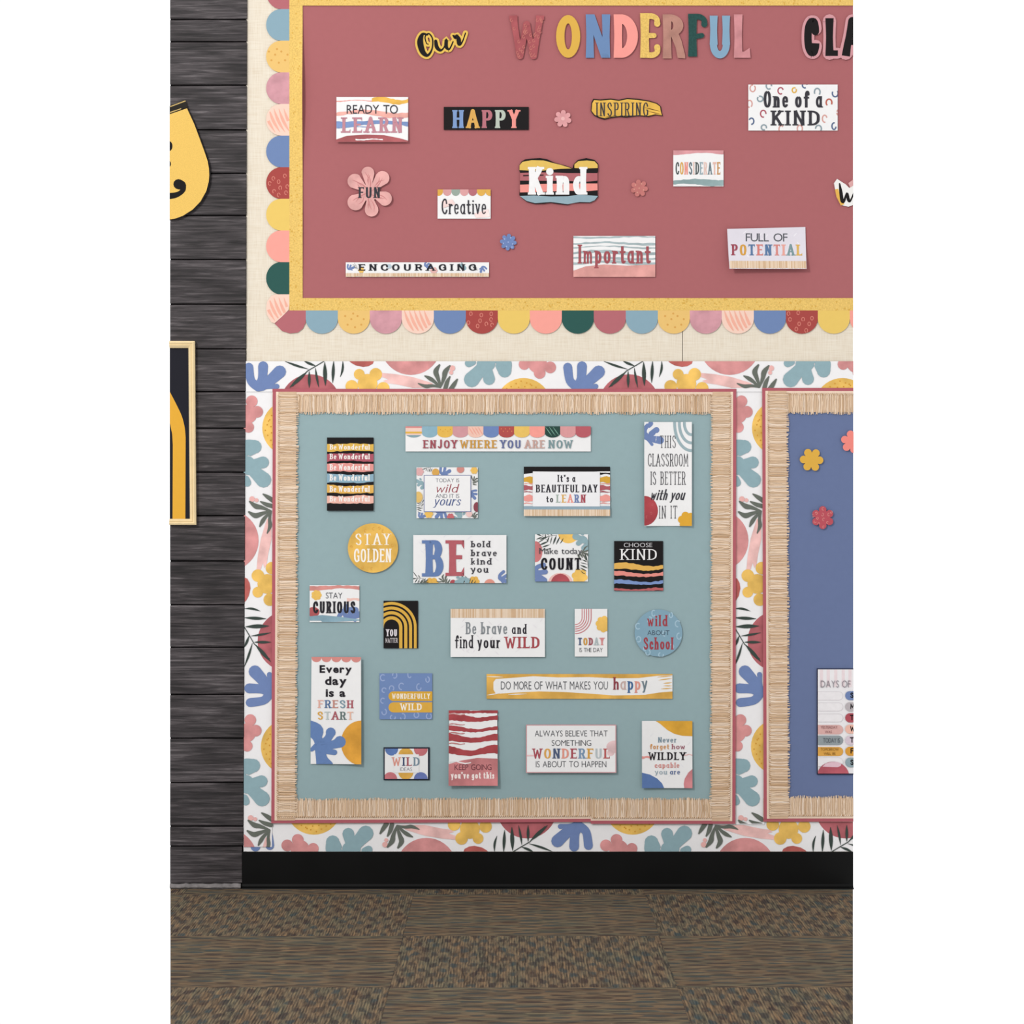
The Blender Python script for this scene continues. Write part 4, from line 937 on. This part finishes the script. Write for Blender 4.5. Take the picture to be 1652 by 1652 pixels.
for q, m_ in (leafy(675, 936, .32, .6, 'palm'), leafy(716, 935, .35, 0, 'weed'), leafy(812, 932, .35, 1), leafy(752, 937, .3, .4, 'palm'), leafy(744, 938, .3, .3, 'teal'), leafy(685, 939, .25, .3, 'weed')): c.add('printed_leaf', q, m_)
T(c, 'B', 684, 717, 871.5, 930, 'slab', '#6a84b4'); T(c, 'E', 722, 750, 871.5, 929, 'slab', '#b9636b')
for s_, b_, yt, yb in (('bold', 791.5, 872.6, 882.8), ('brave', 802, 886.5, 897), ('kind', 793.5, 900.3, 910.6), ('you', 788, 913, 923.6)): T(c, s_, 759.5, b_, yt, yb, 'slab', CHAR, .1)
c.finish()
c = lcard('white leafy card reading Make today COUNT', 863, 862, 948.5, 938)
c.add('printed_circle', [disc(917, 861, 16.5, 15.5, 24)], P(YEL, 'water')); c.add('printed_circle', [disc(864, 890, 11, 17, 24)], P('#cf7c7e', 'water')); c.add('printed_circle', [disc(904, 941, 20, 17, 24)], P('#f0c3bd', 'ink')); c.add('printed_circle', [disc(904, 943, 16, 17.5, 24)], P('#b5545c', 'water'))
c.add('printed_flower', flower(935, 930, 13, 6, .2), P(YEL, 'water'))
for q, m_ in (leafy(874, 870, .4, 1.2, 'palm'), leafy(888, 869, .4, .4, 'palm'), leafy(936, 872, .42, 1.2, 'teal'), leafy(942, 893, .4, 2.2, 'weed'), leafy(944, 908, .35, 2, 'palm'), leafy(871, 924, .5, 1.4), leafy(866, 934, .3, .4)): c.add('printed_leaf', q, m_)
T(c, 'Make today', 870, 938.7, 883.8, 893.5, 'sans', '#4a4b50', .08); T(c, 'COUNT', 872, 937.7, 900, 919, 'quirk', '#232126', .06); c.finish()
c = lcard('black card reading CHOOSE KIND above brushed waves', 990.5, 872.8, 1069.5, 953, BLK)
for yy, am, th, ph, col in ((914.5, 2.2, 9, 1.2, '#e6b45c'), (926.5, 1.8, 6.5, 1.7, '#e99288'), (939.5, 1.6, 6, 1.7, '#7f97c9'), (951, 1, 4, 3, '#bf6668')): c.add('printed_wave', brush(990.5, 1069.5, yy, am, th, ph + 2.6, .7, 20, .9), P(col, 'ink'))
T(c, 'CHOOSE', 1006, 1052, 875.8, 882.6, 'sans', '#c8c6c8', .14); T(c, 'KIND', 1000, 1060, 885.8, 903, 'roman', '#f3f1f1', .03); c.finish()
c = lcard('small white card reading STAY CURIOUS with flower and leaf print', 500, 944, 580, 1003.5)
c.add('printed_wave', brush(498, 582, 948, 1.2, 7, .8, .6), P('#d9938c', 'water')); c.add('printed_wave', brush(560, 582, 967, .6, 5, 1, .5, 8), P('#f2c8bf', 'ink'))
c.add('printed_flower', flower(511, 960, 8.5, 7), P(YEL, 'ink')); c.add('printed_blob', [disc(506, 987, 10, 8)], P('#b75f62', 'water'))
q, m_ = leafy(566, 990, .5, .4); c.add('printed_leaf', q, m_); c.add('printed_leaf', blob([(546, 996, 3), (552, 988, 4), (560, 984, 4), (574, 984, 5)]), P(BLUE, 'ink'))
c.add('printed_wave', [[(500, 994), (520, 992), (550, 995), (580, 999), (580, 1001), (540, 1003), (520, 1003), (518, 1001), (500, 1001)]], P('#8cacbb', 'water'))
T(c, 'STAY', 526, 552.6, 956, 965.2, 'thin', '#55565e'); T(c, 'CURIOUS', 505, 574, 970, 989, 'quirk', '#2c2b31', .04); c.finish()
c = lcard('small black card with golden arches reading YOU MATTER', 619, 969, 674.7, 1045.6, BLK)
cx, cy = 631.8, 1011.5
for a, b in ((12.4, 17.6), (20.6, 25.6), (28.4, 33.2), (36.2, 40.6)):
    m = (a + b) / 2; c.add('printed_arch', ring(cx, cy, m, m, b - a, math.pi, 2 * math.pi, 26) + [rect(cx + a, cy, cx + b, 1046), rect(cx - b, cy, cx - a, 1046)], P('#dfb04c', 'ink'))
c.add('printed_panel', [rect(619, 1012.5, 644, 1046)], P(BLK))
T(c, 'YOU', 623, 641, 1015, 1026, 'quirk', '#e9e1e6', .04); T(c, 'MATTER', 622, 642, 1029, 1036.5, 'quirk', '#d8d0d2', .03); c.finish()
c = lcard('white card reading Be brave and find your WILD under a fringe band', 727, 982, 879, 1059.4, curl=bot(.003))
marks(c, 730, 1000, 874, 1055, 8, '#ebe7ea', 26); card_fringe(c, 727, 879, 982, 996.5, True, 9)
T(c, 'Be brave', 751, 819, 1003.5, 1023, 'quirk', '#8d9296', .05); T(c, 'and', 825.4, 850, 1006.5, 1022.5, 'mid', '#3b3940', .05); T(c, 'find', 734, 764, 1024.5, 1045.4, 'quirk', '#2f2d33', .05)
T(c, 'your', 770, 807.5, 1026, 1045.2, 'mid', '#2f2d33', .05); T(c, 'WILD', 814.5, 871, 1027, 1045.4, 'slab', '#ab4f55', .03); c.finish()
c = lcard('small white card reading TODAY IS THE DAY with pink arcs', 927, 982, 979.7, 1059)
for r_ in (11.5, 15, 18.5, 22, 26): c.add('printed_arc', ring(927.5, 996, r_, r_, 1.4, 0, math.pi / 2, 14) + [rect(927.5 + r_ - .7, 982, 927.5 + r_ + .7, 996)], P('#cf7f84', 'ink'))
c.add('printed_flower', flower(974, 1006.6, 15, 8, .1, .32), P(YEL, 'water'))
T(c, 'TODAY', 932, 974.6, 1028.6, 1040.6, 'slab', ['#4e5c7e', '#d7a04b', '#a4525c', '#b6c2c4', '#dd8f8f'], .06); T(c, 'IS THE DAY', 934.7, 972, 1044.8, 1051.6, 'thin', '#4c4f56', .1); c.finish()
c = Sheet('quote_card', 'round blue card reading wild ABOUT School', 'card', disc(1062, 1021, 38.5, 38, 48), P('#87a9bb'), off=.0046 + .0045, group=GL, thick=.001)
rings(c, [(1029, 1010), (1030, 1031), (1054, 989), (1082, 992), (1093, 1006), (1095, 1026), (1041, 1046), (1083, 1043), (1072, 1022), (1045, 1052), (1066, 1056), (1048, 1000)], '#a9c6d6', 3.4, 1.8)
T(c, 'wild', 1044, 1077, 992, 1010, 'mid', '#a5434c', .04); T(c, 'ABOUT', 1044, 1079.7, 1016.8, 1024.2, 'thin', '#3f4a58', .12); T(c, 'School', 1037.6, 1086, 1028, 1047.5, 'quirk', '#a5434c', .04); c.finish()
c = lcard('tall white card reading Every day is a FRESH START', 502, 1059, 583.5, 1232.5, curl=lambda u, v: .009 * max(0, u) ** 2, poly=[(503, 1060), (583, 1059.5), (583.5, 1232), (501.5, 1232)])
scal_row(c, 503, 583, 1058, 1068, ['#d98f88'], 5)
c.add('printed_circle', [disc(583.5, 1197.6, 33, 36, 40)], P('#e0a242', 'water'))
BL2 = [[(486, 1167, 9), (512, 1176, 9), (514, 1190, 6), (519, 1203, 9)], [(534, 1181, 8), (530, 1190, 6), (519, 1203, 8)], [(549, 1196, 9.5), (540, 1200, 7), (520, 1204, 7)], [(540, 1213, 4.5), (528, 1211, 5), (516, 1206, 8)], [(530, 1234, 8), (521, 1224, 8), (516, 1206, 8)], [(514, 1236, 3), (514, 1222, 4), (516, 1206, 8)], [(503, 1209, 3), (512, 1202, 5)], [(500, 1178, 7), (512, 1190, 7), (518, 1203, 9)]]
c.add('printed_leaf', [p for st in BL2 for p in blob(st)], P('#6a87b9', 'ink'))
T(c, 'Every', 516, 568, 1072.7, 1084.5, 'bold', '#29262c', .1); T(c, 'day', 524.8, 559.6, 1090.8, 1104, 'bold', '#29262c', .1); T(c, 'is a', 525.8, 557.7, 1110.5, 1123, 'bold', '#29262c', .1)
T(c, 'FRESH', 513, 571, 1129, 1141.7, 'slab', ['#e9b3a4', '#5f7aa2', '#c98d80', '#7f9aa8', '#b0606a'], .04); T(c, 'START', 512, 571, 1147.5, 1160.3, 'slab', ['#e0ab4e', '#c2cbc9', '#b0606a', '#6a7c7a', '#f0bfa9'], .04); c.finish()
c = lcard('blue ringed card reading WONDERFULLY WILD on two golden bands', 612.5, 1086, 697.5, 1160, '#768fbe')
rings(c, [(618, 1093), (637, 1089), (661, 1088), (690, 1096), (648, 1107), (676, 1108), (620, 1113), (632, 1110), (618, 1130), (620, 1148), (634, 1157), (650, 1156), (672, 1153), (692, 1155)], '#a0b1d8', 3.6, 1.8)
pill = lambda x0, x1, y0, y1: [(x1, y0)] + [(x0 + (y1 - y0) / 2 - (y1 - y0) / 2 * math.sin(math.pi * j / 10), (y0 + y1) / 2 - (y1 - y0) / 2 * math.cos(math.pi * j / 10)) for j in range(11)] + [(x1, y1)]
c.add('printed_band', [pill(627, 697.5, 1115, 1130.5)], P('#e0ad3f', 'ink')); c.add('printed_band', [pill(627, 697.5, 1132.5, 1149)], P('#e3b04a', 'ink'))
T(c, 'WONDERFULLY', 632.6, 694, 1118.5, 1127, 'quirk', '#fdf3df', .03); T(c, 'WILD', 646, 681, 1134.5, 1145.5, 'slab', '#fdf6ea', .03); c.finish()
c = lcard('small white card reading WILD IDEAS with a dark outline and corner circles', 619, 1205, 693.3, 1258, '#252a37')
c.add('printed_panel', [rect(621, 1207.3, 690.5, 1256)], P(WHT)); bx = (621, 1207.3, 690.5, 1256)
for x, y, r_, col in ((632, 1208, 10.5, '#5f7bb3'), (655, 1218, 12, '#e3b055'), (679, 1208, 11, '#d0797f'), (630, 1256, 11, '#d67f86'), (655, 1245, 12, '#e3b055'), (679, 1256, 11, '#6b79b4')):
    c.parts.append(['printed_circle', [([disc(x, y, r_, n=24)], P(col, 'water'))], None, bx])
c.parts.append(['printed_panel', [([rect(636, 1216.5, 676, 1246)], P(WHT))], None, bx])
T(c, 'WILD', 633, 677.6, 1221, 1235, 'slab', ['#e39a8c', '#4a5878', '#a6545f', '#7f94a3'], .05); T(c, 'IDEAS', 645.7, 665, 1237.7, 1243, 'thin', '#777b85', .1); c.finish()
c = lcard("red and white waved card reading KEEP GOING you've got this", 725, 1145.5, 802.5, 1267, curl=both(.008, .002), poly=[(725, 1145.5), (802, 1146), (803, 1266.5), (724, 1266.5)])
for yy, th, am, ph in ((1147.5, 4, .8, 4.4), (1158.5, 6, 2, 3.6), (1176, 4.5, 2.2, 3.9), (1191, 7, 2.6, 4.2), (1211, 8, 3.4, 4.6)): c.add('printed_wave', brush(722, 805, yy, am, th * 1.6, ph + .6, .6, 22), P('#aa4a4e', 'water'))
for yy in (1152, 1168, 1182, 1199): c.add('printed_wave', brush(722, 750, yy, 1, 1.6, 3, .4, 8), P('#c98886', 'ink'))
c.add('printed_wave', [[(723, 1232), (745, 1226), (770, 1222), (804, 1223), (804, 1268), (723, 1268)]], P('#cb8284', 'water')); c.add('printed_wave', brush(722, 760, 1229, 2, 1.8, 3, .3, 8), P(WHT, 'ink'))
T(c, 'KEEP GOING', 733.5, 793, 1232.3, 1241.3, 'sans', '#6e3d45', .1); T(c, "you've got this", 727.7, 798, 1244.5, 1255, 'quirk', '#fbeeea', .02); c.finish()
c = lcard('white card reading ALWAYS BELIEVE THAT SOMETHING WONDERFUL IS ABOUT TO HAPPEN', 848.5, 1168.5, 994, 1246, curl=both(.005, .001))
c.add('printed_blob', [disc(992, 1204, 14, 10), disc(985, 1214, 6, 5)], P('#f1cfd0', 'water')); frame_line(c, 848.5, 1168.5, 994, 1246, 1.5, '#d2a0a4'); c.add('printed_stripes', [rect(850, 1217, 862, 1219.5)], P('#efc9cb', 'ink'))
T(c, 'ALWAYS BELIEVE THAT', 862.7, 980, 1178, 1187.5, 'thin', '#4a4c52', .12); T(c, 'SOMETHING', 890, 953.5, 1193.5, 1202.6, 'thin', '#4a4c52', .12); T(c, 'IS ABOUT TO HAPPEN', 864.4, 978, 1227.2, 1237, 'thin', '#4a4c52', .12)
T(c, 'WONDERFUL', 859.4, 983.6, 1207, 1223, 'slab', ['#b0555f', '#e3ab5a', '#55627f', '#ea9d8d', '#b0555f', '#7f9ab8', '#dca54c', '#bfc8cc', '#c0605f'], .05); c.finish()
UT = lambda x, y: (830 + x * .2179, 1070 + y * .2179)
c = lcard('white card reading Never forget how WILDLY capable you are', 1035.3, 1162.6, 1116.5, 1270.5, curl=both(.004, .002))
marks(c, 1040, 1165, 1110, 1265, 12, '#ecebee', 14)
c.add('printed_blob', [[UT(*p) for p in ((1035, 420), (1075, 445), (1130, 492), (1180, 520), (1240, 535), (1320, 538), (1320, 420))]], P('#dfa840', 'water'))
c.add('printed_blob', [[UT(*p) for p in ((940, 806), (1000, 820), (1055, 850), (1090, 885), (1108, 925), (940, 925))]], P('#5f7cb0', 'ink')); c.add('printed_blob', [[UT(*p) for p in ((1320, 775), (1285, 805), (1258, 850), (1250, 890), (1256, 925), (1320, 925))]], P('#d0878b', 'water'))
c.add('printed_brush_stroke', brush(1035, 1050, 1221, .8, 4, 1, .5, 5), P('#ea9e97', 'ink')); c.add('printed_brush_stroke', brush(1104, 1117, 1217, .8, 2, 1, .5, 5), P('#efc0bd', 'ink'))
T(c, 'Never', 1061, 1091.5, 1188.8, 1197.2, 'quirk', '#7b92a0', .05); T(c, 'forget', 1048, 1079.5, 1199.6, 1208, 'quirk', '#d99a5c', .05); T(c, 'how', 1082.8, 1105, 1199.6, 1208, 'quirk', '#a3606e', .05)
T(c, 'WILDLY', 1046, 1106, 1213, 1225.5, 'slab', '#231f24', .03); T(c, 'capable', 1055.5, 1096, 1229.5, 1238, 'quirk', '#dd938d', .05); T(c, 'you', 1056, 1076, 1240.5, 1248.6, 'quirk', '#9fb0bb', .05); T(c, 'are', 1080, 1097, 1240.5, 1248.6, 'quirk', '#5b6f9c', .05); c.finish()
c = lcard('long golden brushed strip reading DO MORE OF WHAT MAKES YOU happy', 785, 1087, 1084.5, 1127)
c.add('printed_wave', [[(785, 1087), (1084.5, 1087), (1084.5, 1089), (1060, 1090), (1030, 1093.5), (990, 1094), (950, 1092), (900, 1092.5), (860, 1090.5), (830, 1093), (800, 1095), (796, 1100), (796, 1112), (800, 1119), (830, 1117), (870, 1115), (910, 1116), (950, 1118.5), (990, 1121.5), (1040, 1120.5), (1062, 1117), (1084.5, 1115), (1084.5, 1127), (785, 1127)]], P('#e2b058', 'water'))
c.add('printed_brush_lines', [q for a in ((1060, 1092, 1084, 1090), (1062, 1097, 1084, 1094), (1070, 1102, 1084, 1101), (1070, 1106, 1084, 1106), (1066, 1111, 1084, 1110)) for q in lens(*a, 1.5)], P('#e2b058', 'ink'))
c.add('printed_brush_lines', [q for a in ((785, 1091, 812, 1092), (786, 1121, 806, 1118), (820, 1120, 850, 1119)) for q in lens(*a, 1.3)], P(WHT, 'ink'))
T(c, 'DO MORE OF WHAT MAKES YOU', 808, 980.4, 1099, 1112, 'thin', '#55575c', .14); T(c, 'happy', 988.6, 1044.7, 1092, 1112.3, 'mid', ['#93434e', '#cfb4ae', '#4c6f9c', '#e39a8c', '#74858e'], .02); c.finish()

# ------------------------------------------------------------------ blue board at the right
G3 = 'flower cut-outs on the blue board'
for lab, cx, cy, R, col, n_, rot, ex in (('golden yellow flower cut-out on the blue board', 1308.5, 742, 19, '#e2b04a', 6, .05, None), ('coral flower cut-out at the top right edge of the blue board', 1374, 713, 18.5, '#f58e84', 6, .3, None),
        ('brick red spotted flower cut-out on the blue board', 1326.5, 835, 18.5, '#bd5560', 6, .52, 1)):
    f = Sheet('flower_cutout', lab, 'flower', flower_outline(cx, cy, R, n_, rot), P(col, 'paper'), off=.0046 + .006, group=G3)
    if ex: rings(f, [(1327, 821), (1316, 828), (1336, 830), (1318, 836), (1328, 838), (1311, 832), (1334, 843), (1320, 845), (1328, 850), (1340, 826), (1314, 842), (1326, 830)], '#e0938c', 1.6, .8)
    f.finish()
c = Sheet('days_chart', 'days of the week chart with a dark outline, cut by the right edge', 'poster', rect(1317, 1078, 1395, 1249), P('#2b2d45'), off=.0046 + .0045, thick=.001)
c.box = (1318.6, 1079.6, XR, 1247.2); bx = c.box
V = lambda x, y: (1280 + x * .121, 1060 + y * .121)
c.add('printed_panel', [rect(1318.6, 1079.6, XR, 1247.2)], P('#f2eff1'))
c.add('printed_stripes', [rect(x, 1080, x + 5, 1108) for x in (1322, 1333, 1345, 1357, 1368)], P('#f0dfe2', 'ink'))
def pilr(x0, x1, y0, y1): h = (y1 - y0) / 2; return [(x0, y0)] + [(x1 - h + h * math.sin(math.pi * j / 10), (y0 + y1) / 2 - h * math.cos(math.pi * j / 10)) for j in range(11)] + [(x0, y1)]
for i, (y0, y1) in enumerate(((1115, 1129.5), (1133, 1147), (1151, 1164.5), (1169, 1184), (1186, 1201.5), (1204.5, 1219), (1221.5, 1236))):
    col = ['#dcd6da', '#dcd6da', '#dcd6da', '#dfb2ad', '#98a1a5', '#e2a951', '#e3dde0'][i]
    if i in (0, 1, 2, 6):
        c.add('printed_label', [pilr(1318.6, 1359.5, y0, y1)], P(col, 'ink')); c.add('printed_label', [pilr(1318.6, 1358.7, y0 + .8, y1 - .8)], P('#f1edef', 'ink'))
    else: c.add('printed_label', [pilr(1318.6, 1359.5, y0, y1)], P(col, 'ink'))
for i, (y0, y1, col) in enumerate(((1114.5, 1129, BLUE), (1132.5, 1147, '#bfb7ba'), (1150, 1165, '#b5545f'), (1168.5, 1183, '#f3bfae'), (1186.5, 1201, '#dccbd6'), (1204, 1218.5, '#dfa040'), (1221.5, 1237, '#94a8b0'))):
    c.add('printed_label', [[(2726 - x, y) for x, y in pilr(1330, 1363.5, y0, y1)]], P(col, 'ink'))
    ch = 'SMTWTFS'[i]
    p, _ = glyph(ch, 1370.5, y1 - 3.4, 9, .8, 'round'); c.multi('lettering', [(p, P(BLK))], 'letter ' + ch)
c.add('printed_blob', [disc(1343, 1252, 26, 24, 30)], P('#bb5f6b', 'water')); c.add('printed_blob', [[(1326, 1236), (1331, 1231), (1340, 1228.5), (1350, 1228.5), (1357, 1231), (1355, 1235), (1350, 1237)]], P('#e6c3cf', 'ink'))
T(c, 'DAYS OF THE', 1323, 1396, 1097.5, 1108.5, 'thin', '#8c858d', .14)
T(c, 'YESTERDAY', 1323, 1350, 1170.5, 1174.8, 'thin', '#8f5b5e', .1); T(c, 'WAS', 1330, 1341, 1178, 1182, 'thin', '#8f5b5e', .1); T(c, 'TODAY IS', 1327, 1354, 1190, 1197.4, 'thin', '#50575f', .1)
T(c, 'TOMORROW', 1323, 1352, 1206, 1210.5, 'thin', '#8c6226', .1); T(c, 'WILL BE', 1328, 1347, 1213, 1217, 'thin', '#8c6226', .1); c.finish()

# ------------------------------------------------------------------ plank wall: pennant and framed arch print
PN = lambda x, y: (260 + x / 6.12, 130 + y / 6.12)
op = [PN(*p) for p in ((40, 300), (245, 205), (268, 275), (340, 430), (400, 590), (445, 710), (478, 800), (492, 870), (496, 940), (490, 1010), (465, 1105), (405, 1210), (325, 1290), (225, 1352), (160, 1375), (95, 1386), (40, 1388))]
ip = [PN(*p) for p in ((40, 355), (95, 340), (262, 283), (332, 435), (390, 590), (436, 715), (466, 805), (478, 875), (481, 940), (476, 1005), (452, 1098), (395, 1200), (318, 1280), (220, 1342), (155, 1366), (95, 1378), (40, 1380))]
pn = Sheet('pennant', 'gold pennant banner with black edge hanging on the plank wall', 'banner', op, P('#1d1a19'), off=.014, thick=.0015, box=(XL, 130, 345, 360))
pn.add('gold_face', [ip], P('#ebc164', 'glitter'), 'glittery gold face')
pn.add('ribbon', [[PN(*p) for p in ((40, 300), (95, 258), (245, 200), (268, 270), (180, 300), (95, 328), (40, 345))]], P('#2a2722', 'ink'), 'black ribbon edge with painted gold glint lines')
pn.add('painted_gold_glint', [[PN(*p) for p in ((95, 262), (245, 205), (250, 214), (95, 272))], [PN(*p) for p in ((95, 318), (205, 282), (205, 290), (95, 330))]], P('#c9ac6c', 'glitter'), 'thin painted gold glint line')  # glint along the black ribbon, painted on as gold lines
pn.multi('lettering', [(blob([(*PN(178, 1030), 8.2), (*PN(205, 1040), 7.6)]) + blob([(*PN(232, 1040), 3.4), (*PN(225, 1085), 3.8), (*PN(190, 1120), 3.8), (*PN(140, 1140), 4.6), (*PN(60, 1150), 5.2)]) + [disc(*PN(86, 655), 5.4, 8), disc(*PN(84, 830), 3.2, 5)], P('#1d1a1a'))], 'black swirl of a letter')
pn.finish()
GOLDM = plain('gold_frame', hx('#f2d9a8'), .4, .4, .1, .05)
fr = bpy.data.objects.new('framed_print', None); COL.objects.link(fr); fr.location = W(296, 847, 0)
tag(fr, 'gold framed print of a yellow arch on black, on the plank wall', 'picture')
def rail(name, pts_out, pts_in):
    """mitred rail with a stepped profile; outer and inner edge end points in px"""
    prof = [(0, -.0085), (0, -.021), (.25, -.024), (.5, -.0205), (.62, -.022), (1, -.016), (1, -.0085)]
    bm = bmesh.new(); rows_ = []
    for (xo, yo), (xi, yi) in zip(pts_out, pts_in):
        rows_.append([bm.verts.new(W(xo + (xi - xo) * f, yo + (yi - yo) * f, d) - fr.location) for f, d in prof])
    for k in range(len(prof)): k2 = (k + 1) % len(prof); bm.faces.new((rows_[0][k], rows_[0][k2], rows_[1][k2], rows_[1][k]))
    bm.faces.new(rows_[0]); bm.faces.new(rows_[1]); bmesh.ops.recalc_face_normals(bm, faces=bm.faces[:])
    me = bpy.data.meshes.new(name); bm.to_mesh(me); bm.free(); me.materials.append(GOLDM)
    o = bpy.data.objects.new(name, me); COL.objects.link(o); o.parent = fr
rail('frame_rail', [(XL, 551), (315.7, 551)], [(XL, 562), (305.3, 562)]); rail('frame_rail', [(315.7, 551), (318, 846.7)], [(305.3, 562), (307.7, 837)]); rail('frame_rail', [(318, 846.7), (XL, 846.7)], [(307.7, 837), (XL, 837)])
pr = Sheet('print_panel', 'black print panel', None, [(XL, 558), (309, 558), (311, 842), (XL, 842)], P('#22222a'), off=.012, thick=.003)
FP = lambda x, y: (260 + x / 4.13, 500 + y / 4.13)
pr.add('printed_arch', [catmull([FP(*p) for p in ((40, 500), (65, 552), (105, 630), (140, 705), (160, 780), (167, 850))], 5) + [FP(165, 1400), FP(80, 1400), FP(82, 900), FP(78, 830), FP(65, 765), FP(40, 700)]], P('#e6ac3c', 'paper'), 'yellow arch')
o = pr.finish(); mw = o.location.copy(); o.parent = fr; o.location = mw - fr.location; o['label'] = 'black panel with a yellow arch'
